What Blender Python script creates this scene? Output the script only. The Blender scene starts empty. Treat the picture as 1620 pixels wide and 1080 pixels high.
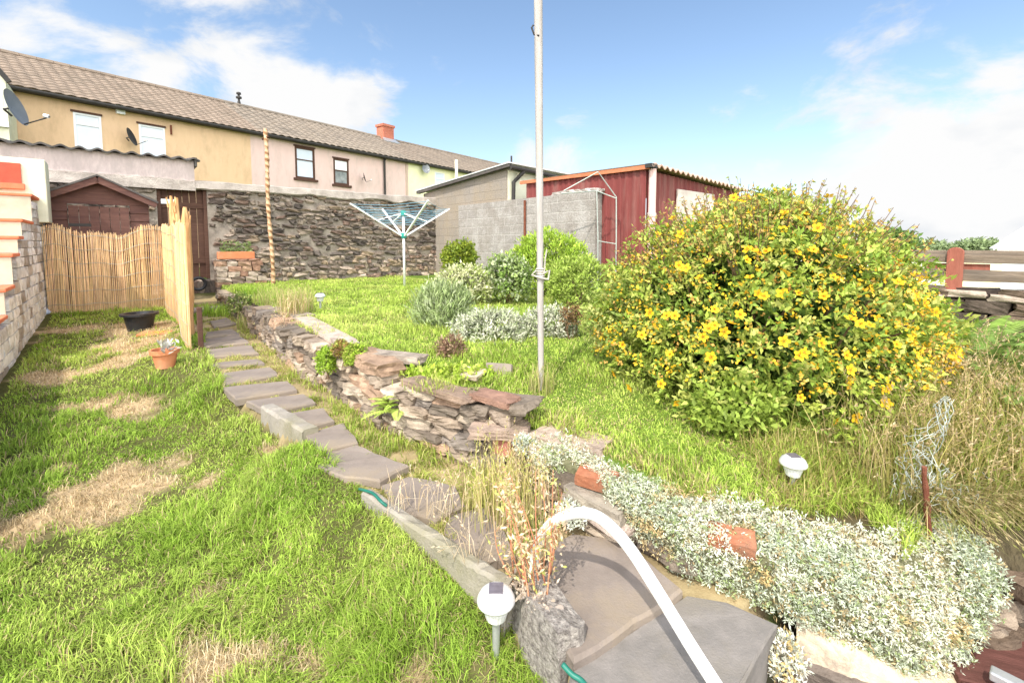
import bpy, math, random
import numpy as np
from mathutils import Vector, Matrix

rng = np.random.default_rng(7)
random.seed(7)
R = math.radians
sc = bpy.context.scene
col = sc.collection

# ------------------------------------------------------------------ survey helpers
# (the photograph's camera is used like a surveyor's instrument: a sight line is met with a real plane)
F, PITCH, CAMZ = 720.0, R(4), 1.6
HZ = 385.0
CY = HZ + F * math.tan(PITCH)
def ray(u, v):
    x, y = (u - 810) / F, -(v - CY) / F
    return np.array([x, math.cos(PITCH) + y * math.sin(PITCH), -math.sin(PITCH) + y * math.cos(PITCH)])
CAM = np.array([0, 0, CAMZ])
def G(u, v, z):
    d = ray(u, v); return CAM + d * ((z - CAMZ) / d[2])
def AT(u, v, Y):
    d = ray(u, v); return CAM + d * (Y / d[1])
def HIT(u, v, p, n):
    d = ray(u, v); p = np.array([p[0], p[1], 0.]); n = np.array([n[0], n[1], 0.])
    return CAM + d * (np.dot(p - CAM, n) / np.dot(d, n))
AX = np.array([-.654, .756]); BX = np.array([.756, .654])     # along the garden, across the garden
class Frame:
    """local frame of an upright face: x along the face, y away behind it, z up"""
    def __init__(s, o, x):
        s.o = np.array(o[:2], float); s.x = np.array(x, float) / np.linalg.norm(x)
        s.y = np.array([-s.x[1], s.x[0]]); s.rot = math.atan2(s.x[1], s.x[0])
    def hit(s, u, v, y=0.):
        p = HIT(u, v, s.o + s.y * y, s.y); return float(np.dot(p[:2] - s.o, s.x)), float(p[2])
    def hitx(s, u, v, x=0.):
        p = HIT(u, v, s.o + s.x * x, s.x); return float(np.dot(p[:2] - s.o, s.y)), float(p[2])
    def w(s, x, y, z):
        q = s.o + s.x * x + s.y * y; return np.array([q[0], q[1], z])
    @property
    def loc(s): return (s.o[0], s.o[1], 0.)

# ------------------------------------------------------------------ noise
def vnoise(x, y, sc_=1., seed=0):
    x = np.asarray(x, float) * sc_ + seed * 17.3; y = np.asarray(y, float) * sc_ + seed * 9.1
    xi, yi = np.floor(x), np.floor(y); fx, fy = x - xi, y - yi
    fx = fx * fx * (3 - 2 * fx); fy = fy * fy * (3 - 2 * fy)
    def h(a, b):
        t = np.sin(a * 127.1 + b * 311.7 + seed * 3.7) * 43758.5453; return t - np.floor(t)
    return (h(xi, yi) * (1 - fx) + h(xi + 1, yi) * fx) * (1 - fy) + (h(xi, yi + 1) * (1 - fx) + h(xi + 1, yi + 1) * fx) * fy
def fbm(x, y, s=1., seed=0, o=4):
    t, a, n = 0, .5, 0
    for k in range(o):
        t = t + a * vnoise(x, y, s * 2 ** k, seed + k); n += a; a *= .5
    return t / n
def nrm(a):
    return a / np.maximum(np.linalg.norm(a, axis=-1, keepdims=True), 1e-9)
def smooth(a, b, x):
    t = np.clip((x - a) / (b - a), 0, 1); return t * t * (3 - 2 * t)
def pip(x, y, poly):
    x = np.asarray(x); y = np.asarray(y); r = np.zeros(x.shape, bool); n = len(poly)
    for i in range(n):
        x1, y1 = poly[i]; x2, y2 = poly[(i + 1) % n]
        if y1 == y2: continue
        c = ((y1 > y) != (y2 > y)) & (x < (x2 - x1) * (y - y1) / (y2 - y1) + x1)
        r ^= c
    return r
def polydist(x, y, pts):
    d = np.full(np.shape(x), 1e9)
    for (x1, y1), (x2, y2) in zip(pts[:-1], pts[1:]):
        dx, dy = x2 - x1, y2 - y1; L = dx * dx + dy * dy + 1e-12
        t = np.clip(((x - x1) * dx + (y - y1) * dy) / L, 0, 1)
        d = np.minimum(d, np.hypot(x - x1 - t * dx, y - y1 - t * dy))
    return d

# ------------------------------------------------------------------ materials
def nodes(name):
    m = bpy.data.materials.new(name); m.use_nodes = True
    nt = m.node_tree; nt.nodes.clear()
    out = nt.nodes.new('ShaderNodeOutputMaterial')
    return m, nt, out
def N(nt, t, **k):
    n = nt.nodes.new(t)
    for a, b in k.items():
        if a.startswith('i_'):
            key = a[2:].replace('_', ' ')
            n.inputs[key].default_value = b
        else: setattr(n, a, b)
    return n
def ramp(nt, stops):
    r = N(nt, 'ShaderNodeValToRGB'); e = r.color_ramp.elements
    while len(e) < len(stops): e.new(.5)
    for i, (p, c) in enumerate(stops):
        e[i].position = p; e[i].color = (*c, 1) if len(c) == 3 else c
    return r
def mult(nt, a, b, fac=1.):
    m = N(nt, 'ShaderNodeMix', data_type='RGBA', blend_type='MULTIPLY'); m.inputs[0].default_value = fac
    nt.links.new(a, m.inputs[6]); nt.links.new(b, m.inputs[7]); return m.outputs[2]
def mixc(nt, f, a, b):
    m = N(nt, 'ShaderNodeMix', data_type='RGBA')
    nt.links.new(f, m.inputs[0])
    for s, i in ((a, 6), (b, 7)):
        if isinstance(s, tuple): m.inputs[i].default_value = (*s, 1)
        else: nt.links.new(s, m.inputs[i])
    return m.outputs[2]
def pm(name, c1, c2, scale=6., rough=.85, bump=.3, bscale=40., attr=False, spec=.3, metal=0., stain=None, stretch=(1, 1, 1), bdist=.01, stain_scale=1.2):
    m, nt, out = nodes(name); L = nt.links.new
    tc = N(nt, 'ShaderNodeTexCoord'); mp = N(nt, 'ShaderNodeMapping'); mp.inputs['Scale'].default_value = stretch
    L(tc.outputs['Object'], mp.inputs[0])
    n1 = N(nt, 'ShaderNodeTexNoise', i_Scale=scale, i_Detail=6., i_Roughness=.65); L(mp.outputs[0], n1.inputs['Vector'])
    r1 = ramp(nt, [(.3, c1), (.7, c2)]); L(n1.outputs[0], r1.inputs[0]); c = r1.outputs[0]
    if stain:
        n3 = N(nt, 'ShaderNodeTexNoise', i_Scale=stain_scale, i_Detail=8., i_Roughness=.7); L(mp.outputs[0], n3.inputs['Vector'])
        r3 = ramp(nt, [(.48, (0, 0, 0)), (.68, (1, 1, 1))]); L(n3.outputs[0], r3.inputs[0])
        c = mixc(nt, r3.outputs[0], c, stain)
    if attr:
        a = N(nt, 'ShaderNodeAttribute', attribute_name='Col'); c = mult(nt, c, a.outputs['Color'])
    p = N(nt, 'ShaderNodeBsdfPrincipled', i_Roughness=rough, i_Metallic=metal); p.inputs['Specular IOR Level'].default_value = spec
    L(c, p.inputs['Base Color'])
    if bump:
        n2 = N(nt, 'ShaderNodeTexNoise', i_Scale=bscale, i_Detail=5., i_Roughness=.7); L(mp.outputs[0], n2.inputs['Vector'])
        b = N(nt, 'ShaderNodeBump', i_Strength=bump, i_Distance=bdist); L(n2.outputs[0], b.inputs['Height']); L(b.outputs[0], p.inputs['Normal'])
    L(p.outputs[0], out.inputs[0]); return m
def leafmat(name, trans=.35, rough=.55, spec=.25):
    m, nt, out = nodes(name); L = nt.links.new
    a = N(nt, 'ShaderNodeAttribute', attribute_name='Col')
    p = N(nt, 'ShaderNodeBsdfPrincipled', i_Roughness=rough); p.inputs['Specular IOR Level'].default_value = spec
    t = N(nt, 'ShaderNodeBsdfTranslucent'); L(a.outputs['Color'], p.inputs['Base Color']); L(a.outputs['Color'], t.inputs[0])
    mx = N(nt, 'ShaderNodeMixShader'); mx.inputs[0].default_value = trans
    L(p.outputs[0], mx.inputs[1]); L(t.outputs[0], mx.inputs[2]); L(mx.outputs[0], out.inputs[0]); return m
def brickmat(name, c1, c2, mortar, bw, bh, msize=.012, face='XZ', rough=.9, bump=.5, dirt=(.2, .18, .15), dirtamt=.5, dscale=1.5, smear=None):
    m, nt, out = nodes(name); L = nt.links.new
    tc = N(nt, 'ShaderNodeTexCoord'); sp = N(nt, 'ShaderNodeSeparateXYZ'); L(tc.outputs['Object'], sp.inputs[0])
    ad = N(nt, 'ShaderNodeMath', operation='ADD'); L(sp.outputs[0], ad.inputs[0]); L(sp.outputs[1], ad.inputs[1])
    cb = N(nt, 'ShaderNodeCombineXYZ'); L(ad.outputs[0], cb.inputs[0]); L(sp.outputs[2], cb.inputs[1])
    wn = N(nt, 'ShaderNodeTexNoise', i_Scale=3., i_Detail=3.); L(tc.outputs['Object'], wn.inputs['Vector'])
    wm = N(nt, 'ShaderNodeVectorMath', operation='MULTIPLY_ADD'); L(wn.outputs['Color'], wm.inputs[0]); wm.inputs[1].default_value = (.04, .04, 0); L(cb.outputs[0], wm.inputs[2])
    br = N(nt, 'ShaderNodeTexBrick', offset=.5); L(wm.outputs[0], br.inputs['Vector'])
    br.inputs['Color1'].default_value = (*c1, 1); br.inputs['Color2'].default_value = (*c2, 1); br.inputs['Mortar'].default_value = (*mortar, 1)
    br.inputs['Scale'].default_value = 1; br.inputs['Mortar Size'].default_value = msize; br.inputs['Brick Width'].default_value = bw; br.inputs['Row Height'].default_value = bh
    br.inputs['Mortar Smooth'].default_value = .3
    n1 = N(nt, 'ShaderNodeTexNoise', i_Scale=dscale, i_Detail=8., i_Roughness=.75); L(tc.outputs['Object'], n1.inputs['Vector'])
    r1 = ramp(nt, [(.42, (0, 0, 0)), (.7, (dirtamt,) * 3)]); L(n1.outputs[0], r1.inputs[0])
    c = mixc(nt, r1.outputs[0], br.outputs['Color'], dirt)
    if smear:
        n4 = N(nt, 'ShaderNodeTexNoise', i_Scale=2.6, i_Detail=6., i_Roughness=.7); L(tc.outputs['Object'], n4.inputs['Vector'])
        r4 = ramp(nt, [(.5, (0, 0, 0)), (.62, (.8, .8, .8))]); L(n4.outputs[0], r4.inputs[0])
        c = mixc(nt, r4.outputs[0], c, smear)
    n5 = N(nt, 'ShaderNodeTexNoise', i_Scale=30., i_Detail=4.); L(tc.outputs['Object'], n5.inputs['Vector'])
    r5 = ramp(nt, [(.3, (.75,) * 3), (.7, (1.1,) * 3)]); L(n5.outputs[0], r5.inputs[0]); c = mult(nt, c, r5.outputs[0])
    p = N(nt, 'ShaderNodeBsdfPrincipled', i_Roughness=rough); p.inputs['Specular IOR Level'].default_value = .2; L(c, p.inputs['Base Color'])
    hm = N(nt, 'ShaderNodeMath', operation='MULTIPLY_ADD'); L(br.outputs['Fac'], hm.inputs[0]); hm.inputs[1].default_value = -.7; L(n5.outputs[0], hm.inputs[2])
    b = N(nt, 'ShaderNodeBump', i_Strength=bump, i_Distance=.015); L(hm.outputs[0], b.inputs['Height']); L(b.outputs[0], p.inputs['Normal'])
    L(p.outputs[0], out.inputs[0]); return m

M = {}
M['leaf'] = leafmat('leaf'); M['grass'] = leafmat('grass_blade', .4, .6, .15); M['petal'] = leafmat('petal', .3, .6, .1); M['silver'] = leafmat('silver_leaf', .2, .8, .1)
M['ground'] = pm('ground', (.75, .7, .65), (1.1, 1.1, 1.1), 14, .95, .6, 60, attr=True, spec=.1)
M['stone'] = pm('stone', (.55, .52, .5), (1.25, 1.2, 1.15), 9, .92, .8, 35, attr=True, spec=.15, bdist=.02)
M['slab'] = pm('slab', (.19, .155, .13), (.27, .225, .195), 5, .9, .6, 90, spec=.2, stain=(.27, .215, .155), bdist=.006, stain_scale=2.2)
M['concrete'] = pm('concrete', (.24, .215, .185), (.36, .32, .275), 7, .95, .6, 60, stain=(.22, .2, .12), bdist=.012)
M['paleconcrete'] = pm('pale_concrete', (.17, .155, .14), (.24, .215, .195), 12, .95, .6, 110, stain=(.21, .185, .15), bdist=.006, stain_scale=2.5)
M['pebble'] = pm('pebble', (.14, .12, .11), (.6, .54, .48), 45, .95, 1., 60, spec=.15, bdist=.03)
M['ochre'] = pm('ochre_render', (.70, .475, .285), (.76, .53, .33), 3, .95, .4, 120, stain=(.59, .40, .24), stretch=(1, 1, .35), stain_scale=2.2, spec=.1)
M['pink'] = pm('pink_render', (.70, .505, .445), (.76, .56, .50), 3, .95, .4, 120, stain=(.58, .45, .39), stretch=(1, 1, .35), stain_scale=2.2, spec=.1)
M['greypink'] = pm('grey_pink_render', (.50, .40, .375), (.66, .55, .51), 25, .95, .5, 120, stain=(.47, .39, .36), stretch=(1, 1, .35), stain_scale=2.2, spec=.1)
M['yellow'] = pm('pale_yellow_render', (.84, .80, .48), (.88, .84, .58), 3, .95, .3, 120, spec=.1)
M['cream'] = pm('cream_render', (.76, .74, .54), (.82, .80, .64), 4, .9, .3, 80, stain=(.66, .64, .48), spec=.15)
M['redpaint'] = pm('red_paint', (.42, .075, .045), (.52, .11, .06), 8, .7, .25, 60, stain=(.36, .09, .06), spec=.25)
M['coping'] = pm('red_coping', (.62, .17, .08), (.72, .24, .13), 8, .8, .3, 60, spec=.2)
M['tile_tan'] = pm('tan_tile', (.25, .19, .145), (.34, .265, .205), 3.5, .9, .4, 40, stain=(.215, .17, .13), spec=.15, attr=True)
M['tile_grey'] = pm('grey_tile', (.225, .18, .14), (.30, .25, .20), 3.5, .9, .4, 40, stain=(.19, .16, .13), spec=.15, attr=True)
M['white'] = pm('white_upvc', (.8, .8, .8), (.84, .84, .84), 4, .35, 0, spec=.4)
M['pane'] = pm('window_pane', (.62, .68, .76), (.74, .78, .84), 1.2, .12, 0, spec=.6)
M['darkpane'] = pm('dark_pane', (.13, .14, .13), (.42, .42, .40), 2.2, .1, 0, spec=.6)
M['brownwood'] = pm('brown_wood', (.07, .035, .025), (.125, .065, .045), 5, .8, .5, 30, stretch=(1, 1, 6), spec=.2)
M['shedwood'] = pm('shed_wood', (.105, .052, .042), (.18, .09, .07), 4, .85, .5, 26, stretch=(1, 1, 8), spec=.2, stain=(.09, .045, .04))
M['black'] = pm('black_plastic', (.012, .012, .014), (.03, .03, .033), 5, .45, .1, 40, spec=.4)
M['gutter'] = pm('gutter_black', (.025, .022, .02), (.05, .045, .04), 4, .6, .1, 30)
M['dish'] = pm('dish_grey', (.16, .17, .18), (.22, .23, .24), 4, .5, .1, 40, spec=.4)
M['metal'] = pm('galvanised', (.42, .43, .44), (.56, .57, .58), 12, .4, .1, 60, metal=.6, spec=.5)
M['steel'] = pm('brushed_steel', (.72, .72, .73), (.82, .82, .82), 20, .32, .05, 80, metal=.35, spec=.5)
M['whiteplastic'] = pm('white_plastic', (.82, .81, .79), (.88, .87, .86), 6, .4, .05, 40, spec=.4)
M['solar'] = pm('solar_cell', (.10, .085, .10), (.17, .15, .17), 30, .25, 0, spec=.6)
M['rail'] = pm('white_rail', (.82, .81, .79), (.88, .87, .85), 9, .4, .12, 60, spec=.35, stain=(.70, .67, .61), stain_scale=7)
M['pole'] = pm('weathered_white_pole', (.32, .29, .265), (.50, .465, .435), 3, .8, .5, 25, stretch=(8, 8, .8), stain=(.34, .30, .27), spec=.2)
M['teal'] = pm('teal_plastic', (.01, .22, .18), (.02, .3, .24), 6, .4, 0, spec=.4)
M['cord'] = pm('blue_cord', (.12, .28, .40), (.24, .42, .52), 6, .5, 0)
M['bark'] = pm('bark', (.30, .19, .12), (.62, .47, .34), 8, .9, .8, 30, stretch=(1, 1, .6), spec=.15, attr=True)
M['twig'] = pm('twig', (.12, .075, .045), (.2, .13, .08), 8, .9, .3, 30)
M['orangewood'] = pm('orange_timber', (.50, .24, .09), (.72, .44, .21), 5, .8, .5, 22, stretch=(5, 5, .7), spec=.2)
M['greywood'] = pm('grey_timber', (.15, .11, .08), (.32, .25, .19), 4, .9, .8, 22, stretch=(.9, .9, 14), spec=.15, stain=(.10, .085, .075))
M['redpost'] = pm('red_timber', (.24, .075, .05), (.36, .125, .085), 5, .8, .6, 22, stretch=(6, 6, .8), stain=(.2, .085, .06), spec=.25)
M['terracotta'] = pm('terracotta', (.56, .19, .085), (.68, .27, .13), 6, .85, .2, 50, stain=(.62, .33, .2), spec=.2)
M['brickred'] = pm('red_brick', (.28, .10, .055), (.45, .2, .11), 14, .9, .8, 40, spec=.15, stain=(.22, .12, .08), stain_scale=9)
M['rust'] = pm('rust', (.11, .035, .02), (.24, .09, .055), 20, .9, .8, 60, spec=.2)
M['redsheet'] = pm('red_sheet', (.145, .03, .028), (.215, .052, .045), 1.5, .65, .1, 30, stretch=(3, 3, .5), stain=(.22, .095, .08), spec=.3)
M['orangesheet'] = pm('orange_sheet', (.44, .13, .06), (.55, .2, .1), 5, .7, .1, 30)
M['pinkpipe'] = pm('pink_pipe', (.62, .40, .36), (.72, .52, .48), 4, .5, .1, 30)
M['ply'] = pm('pale_board', (.56, .48, .42), (.68, .60, .54), 4, .9, .3, 30, stain=(.5, .40, .36))
M['greensheet'] = pm('hose_green', (.01, .10, .075), (.02, .17, .12), 6, .45, 0, spec=.4)
M['roofsheet'] = pm('dark_roof_sheet', (.05, .045, .042), (.13, .115, .105), 6, .8, .3, 30)
M['greyroof'] = pm('pale_roof_sheet', (.5, .5, .48), (.7, .7, .68), 4, .8, .2, 30)
M['creampaint'] = pm('flaking_cream_paint', (.52, .42, .29), (.64, .54, .39), 5, .85, .7, 30, stain=(.24, .19, .155), stain_scale=3.5, bdist=.02, spec=.2)
M['soil'] = pm('soil', (.045, .032, .022), (.10, .075, .05), 12, .95, .8, 50)
M['lens'] = pm('clear_lens', (.55, .55, .54), (.72, .72, .70), 12, .15, .1, 40, spec=.6)
M['wire'] = pm('galvanised_wire', (.30, .33, .30), (.44, .47, .43), 8, .5, 0, metal=.3)
M['blockwall'] = brickmat('concrete_block', (.31, .285, .265), (.355, .325, .30), (.42, .39, .36), .46, .23, .014, dirt=(.22, .185, .155), dirtamt=.8, smear=(.4, .37, .345), bump=.6)
M['blockdark'] = brickmat('weathered_block', (.27, .235, .205), (.31, .27, .235), (.22, .19, .165), .46, .23, .01, dirt=(.33, .255, .165), dirtamt=.7, dscale=1., bump=.5)
M['chimneybrick'] = brickmat('chimney_brick', (.50, .13, .075), (.58, .18, .10), (.42, .24, .18), .22, .075, .01, dirt=(.4, .1, .07), dirtamt=.4)
def reedmat():
    m, nt, out = nodes('reed_cane'); L = nt.links.new
    tc = N(nt, 'ShaderNodeTexCoord')
    a = N(nt, 'ShaderNodeAttribute', attribute_name='Col')
    n = N(nt, 'ShaderNodeTexNoise', i_Scale=9., i_Detail=6., i_Roughness=.7); mp = N(nt, 'ShaderNodeMapping'); mp.inputs['Scale'].default_value = (3, 3, .6)
    L(tc.outputs['Object'], mp.inputs[0]); L(mp.outputs[0], n.inputs['Vector'])
    r = ramp(nt, [(.3, (.66, .46, .25)), (.72, (.92, .72, .46))]); L(n.outputs[0], r.inputs[0])
    c = mult(nt, r.outputs[0], a.outputs['Color'])
    p = N(nt, 'ShaderNodeBsdfPrincipled', i_Roughness=.7); p.inputs['Specular IOR Level'].default_value = .2
    L(c, p.inputs['Base Color']); L(p.outputs[0], out.inputs[0]); return m
M['reed'] = reedmat()

# ------------------------------------------------------------------ mesh builder
def mat_of(o):
    return Matrix.Translation(o.location) @ Matrix.Rotation(o.rotation_euler.z, 4, 'Z')
class MB:
    def __init__(s): s.v = []; s.f = []; s.c = []; s.n = 0
    def add(s, v, f, c=(1, 1, 1)):
        v = np.asarray(v, float).reshape(-1, 3); s.v.append(v)
        n = s.n; s.f += [tuple(i + n for i in q) for q in f]
        c = np.asarray(c, float); c = np.tile(c, (len(v), 1)) if c.ndim == 1 else c
        s.c.append(c); s.n += len(v); return s
    def box(s, lo, hi, c=(1, 1, 1)):
        (a, b, d), (e, f, g) = lo, hi
        return s.add([(a, b, d), (e, b, d), (e, f, d), (a, f, d), (a, b, g), (e, b, g), (e, f, g), (a, f, g)],
                     [(3, 2, 1, 0), (4, 5, 6, 7), (0, 1, 5, 4), (1, 2, 6, 5), (2, 3, 7, 6), (3, 0, 4, 7)], c)
    def bar(s, p, q, w, h, up=(0, 0, 1), c=(1, 1, 1)):
        p = np.array(p, float); q = np.array(q, float); d = nrm(q - p); up = np.array(up, float)
        x = nrm(np.cross(d, up)); y = np.cross(x, d); v = []
        for o in (p, q):
            for a, b in ((-1, -1), (1, -1), (1, 1), (-1, 1)): v.append(o + x * a * w / 2 + y * b * h / 2)
        return s.add(v, [(3, 2, 1, 0), (4, 5, 6, 7), (0, 1, 5, 4), (1, 2, 6, 5), (2, 3, 7, 6), (3, 0, 4, 7)], c)
    def prism(s, poly, off, c=(1, 1, 1)):
        """closed polygon (3-D points) swept by the vector off"""
        p = np.asarray(poly, float); n = len(p)
        return s.add(np.vstack([p, p + np.asarray(off, float)]), [tuple(range(n))[::-1], tuple(range(n, 2 * n))] + [(i, (i + 1) % n, n + (i + 1) % n, n + i) for i in range(n)], c)
    def tube(s, pts, r, k=8, c=(1, 1, 1), caps=True):
        pts = np.asarray(pts, float); n = len(pts); rr = np.broadcast_to(np.asarray(r, float), (n,))
        T = nrm(np.gradient(pts, axis=0)); u = np.array([0, 0, 1.]) if abs(T[0][2]) < .9 else np.array([1., 0, 0])
        x = nrm(np.cross(T[0], u)); V = []
        for i in range(n):
            x = nrm(x - T[i] * np.dot(x, T[i])); y = np.cross(T[i], x)
            for j in range(k):
                a = 2 * math.pi * j / k; V.append(pts[i] + (x * math.cos(a) + y * math.sin(a)) * rr[i])
        f = [(i * k + j, i * k + (j + 1) % k, (i + 1) * k + (j + 1) % k, (i + 1) * k + j) for i in range(n - 1) for j in range(k)]
        if caps: f += [tuple(range(k))[::-1], tuple(range((n - 1) * k, n * k))]
        cc = np.repeat(np.asarray(c, float), k, axis=0) if np.ndim(c) == 2 else c
        return s.add(V, f, cc)
    def lathe(s, prof, o=(0, 0, 0), k=24, c=(1, 1, 1), tilt=None):
        n = len(prof); V = []
        for r_, z in prof:
            for j in range(k):
                a = 2 * math.pi * j / k; V.append((r_ * math.cos(a), r_ * math.sin(a), z))
        V = np.array(V)
        if tilt is not None: V = V @ np.array(tilt).T
        f = [(i * k + j, i * k + (j + 1) % k, (i + 1) * k + (j + 1) % k, (i + 1) * k + j) for i in range(n - 1) for j in range(k)]
        return s.add(V + np.array(o), f, c)
    def grid(s, P, c=(1, 1, 1)):
        P = np.asarray(P, float); a, b = P.shape[:2]
        f = [(i * b + j, i * b + j + 1, (i + 1) * b + j + 1, (i + 1) * b + j) for i in range(a - 1) for j in range(b - 1)]
        c = np.asarray(c, float); c = c.reshape(-1, 3) if c.ndim == 3 else c
        return s.add(P.reshape(-1, 3), f, c)
    def build(s, name, m, parent=None, loc=None, smooth_=False, world=False, bevel=0.):
        V = np.vstack(s.v); C = np.vstack(s.c)
        if parent is not None and world:
            Mi = np.array(mat_of(parent).inverted()); V = V @ Mi[:3, :3].T + Mi[:3, 3]
        if loc is not None and not (parent is not None and not world): V = V - np.array(loc, float)
        me = bpy.data.meshes.new(name); me.from_pydata(V.tolist(), [], s.f); me.update()
        a = me.color_attributes.new('Col', 'FLOAT_COLOR', 'POINT')
        a.data.foreach_set('color', np.hstack([C, np.ones((len(C), 1))]).astype(np.float32).ravel())
        if smooth_: me.polygons.foreach_set('use_smooth', np.ones(len(me.polygons), bool))
        me.materials.append(m)
        o = bpy.data.objects.new(name, me); col.objects.link(o)
        if loc is not None and parent is None: o.location = loc
        if parent is not None: o.parent = parent
        if bevel:
            b = o.modifiers.new('Bevel', 'BEVEL'); b.width = bevel; b.segments = 2; b.limit_method = 'ANGLE'
        return o
def bulk(name, V, faces, C, m, parent=None, loc=None):
    """faces: list of int arrays (n,k)"""
    V = np.asarray(V, np.float32)
    if parent is not None:
        Mi = np.array(mat_of(parent).inverted()); V = V @ Mi[:3, :3].T + Mi[:3, 3]
    elif loc is not None: V = V - np.array(loc, np.float32)
    me = bpy.data.meshes.new(name); me.vertices.add(len(V)); me.vertices.foreach_set('co', V.astype(np.float32).ravel())
    lo = np.concatenate([f.ravel() for f in faces]).astype(np.int32); tot = np.concatenate([np.full(len(f), f.shape[1]) for f in faces]).astype(np.int32)
    st = np.concatenate([[0], np.cumsum(tot)[:-1]]).astype(np.int32)
    me.loops.add(len(lo)); me.loops.foreach_set('vertex_index', lo)
    me.polygons.add(len(tot)); me.polygons.foreach_set('loop_start', st); me.polygons.foreach_set('loop_total', tot)
    me.update(calc_edges=True)
    a = me.color_attributes.new('Col', 'FLOAT_COLOR', 'POINT')
    a.data.foreach_set('color', np.hstack([C, np.ones((len(C), 1))]).astype(np.float32).ravel())
    me.materials.append(m); o = bpy.data.objects.new(name, me); col.objects.link(o)
    if parent is not None: o.parent = parent
    elif loc is not None: o.location = loc
    return o
def tag(o, label, cat, group=None):
    o['label'] = label; o['category'] = cat
    if group: o['group'] = group
    return o
def struct(o): o['kind'] = 'structure'; return o
def stuff(o, label, cat): tag(o, label, cat); o['kind'] = 'stuff'; return o
def thing(name, label, cat, loc, rotz=0., group=None):
    o = bpy.data.objects.new(name, None); col.objects.link(o); o.location = tuple(float(a) for a in loc); o.rotation_euler = (0, 0, rotz)
    o.empty_display_size = .1
    return tag(o, label, cat, group)
def copy_tree(o, parent=None):
    c = o.copy(); col.objects.link(c); c.parent = parent
    for ch in list(o.children): copy_tree(ch, c)
    return c

# stones ------------------------------------------------------------
def cube_shell(n):
    idx = {}; V = []; Fc = []
    def g(p):
        if p not in idx: idx[p] = len(V); V.append([2 * a / (n - 1) - 1 for a in p])
        return idx[p]
    for ax in range(3):
        for side in (0, n - 1):
            for i in range(n - 1):
                for j in range(n - 1):
                    q = []
                    for a, b in ((i, j), (i + 1, j), (i + 1, j + 1), (i, j + 1)):
                        p = [0, 0, 0]; p[ax] = side; p[(ax + 1) % 3] = a; p[(ax + 2) % 3] = b; q.append(g(tuple(p)))
                    Fc.append(tuple(q if side else q[::-1]))
    return np.array(V), Fc
SH = {n: cube_shell(n) for n in (3, 4, 6)}
def stone(mb, c, dims, axes, color, n=4, rnd=.25, jit=.12):
    V, f = SH[n]; V = V.copy()
    s = V / np.linalg.norm(V, axis=1, keepdims=True) * 1.25
    V = V * (1 - rnd) + s * rnd
    ph = rng.uniform(0, 6.28, 6); fr = rng.uniform(1., 2.6, 6)
    V[:, 0] += jit * np.sin(V[:, 1] * fr[0] + V[:, 2] * fr[1] * 1.3 + ph[0]); V[:, 1] += jit * np.sin(V[:, 0] * fr[2] * 1.5 + V[:, 2] * fr[3] + ph[1])
    V[:, 2] += jit * np.sin(V[:, 0] * fr[4] + V[:, 1] * fr[5] + ph[2])
    V += rng.normal(0, jit * .3, V.shape)
    V *= np.array(dims) / 2
    V = V @ np.array(axes) + np.array(c)
    cc = np.array(color) * rng.uniform(.85, 1.15) * (1 + rng.normal(0, .06, (len(V), 1)))
    mb.add(V, f, np.clip(cc, 0, 1.2))
STONES = [(.34, .275, .215), (.25, .205, .165), (.40, .33, .255), (.19, .16, .13), (.30, .245, .195), (.37, .26, .185), (.24, .21, .185), (.47, .40, .32)]

# foliage -----------------------------------------------------------
def leaf_arrays(P, D, Nn, Ln, Wd, C, bend=.15):
    """kite leaves folded a little along the middle; P base points, D axis, Nn up side"""
    n = len(P); D = nrm(D); S = nrm(np.cross(D, Nn)); U = np.cross(S, D)
    Ln = np.broadcast_to(Ln, (n,))[:, None]; Wd = np.broadcast_to(Wd, (n,))[:, None]
    v0 = P; v1 = P + D * Ln * .45 + S * Wd * .5 + U * Wd * bend; v2 = P + D * Ln - U * Ln * .12; v3 = P + D * Ln * .45 - S * Wd * .5 + U * Wd * bend
    V = np.stack([v0, v1, v2, v3], 1).reshape(-1, 3)
    Fc = (np.arange(n) * 4)[:, None] + np.array([[0, 1, 2, 3]])
    return V, Fc, np.repeat(C, 4, axis=0)
def leaves(name, P, D, Nn, Ln, Wd, C, m, parent=None, loc=None, bend=.15):
    V, Fc, CC = leaf_arrays(P, D, Nn, Ln, Wd, C, bend)
    return bulk(name, V, [Fc], CC, m, parent, loc)
def rand_dirs(n): return nrm(rng.normal(size=(n, 3)))
def pick(pal, n, var=.15):
    pal = np.array(pal); c = pal[rng.integers(0, len(pal), n)]; return np.clip(c * (1 + rng.normal(0, var, (n, 1))), 0, 1)
def blades(P, H, W, lean, ang, C, Ctip=None):
    """curved tapering grass blades"""
    n = len(P); H = np.broadcast_to(H, (n,))[:, None]; W = np.broadcast_to(W, (n,))[:, None]; lean = np.broadcast_to(lean, (n,))[:, None]
    d = np.stack([np.cos(ang), np.sin(ang), np.zeros(n)], 1); fa = ang + np.pi / 2 + rng.normal(0, .5, n)
    s = np.stack([np.cos(fa), np.sin(fa), np.zeros(n)], 1); z = np.array([0, 0, 1.])
    mid = P + z * H * .55 * np.sqrt(np.maximum(1 - lean ** 2 * .3, .1)) + d * H * lean * .25
    tip = P + z * H * np.maximum(1 - lean ** 2 * .65, .05) + d * H * lean * .8
    V = np.stack([P + s * W / 2, P - s * W / 2, mid - s * W * .42, mid + s * W * .42, tip], 1).reshape(-1, 3)
    b = (np.arange(n) * 5)[:, None]
    Ct = C if Ctip is None else Ctip
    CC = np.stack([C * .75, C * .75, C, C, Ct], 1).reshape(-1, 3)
    return V, [b + np.array([[0, 1, 2, 3]]), b + np.array([[3, 2, 4]])], CC

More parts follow.
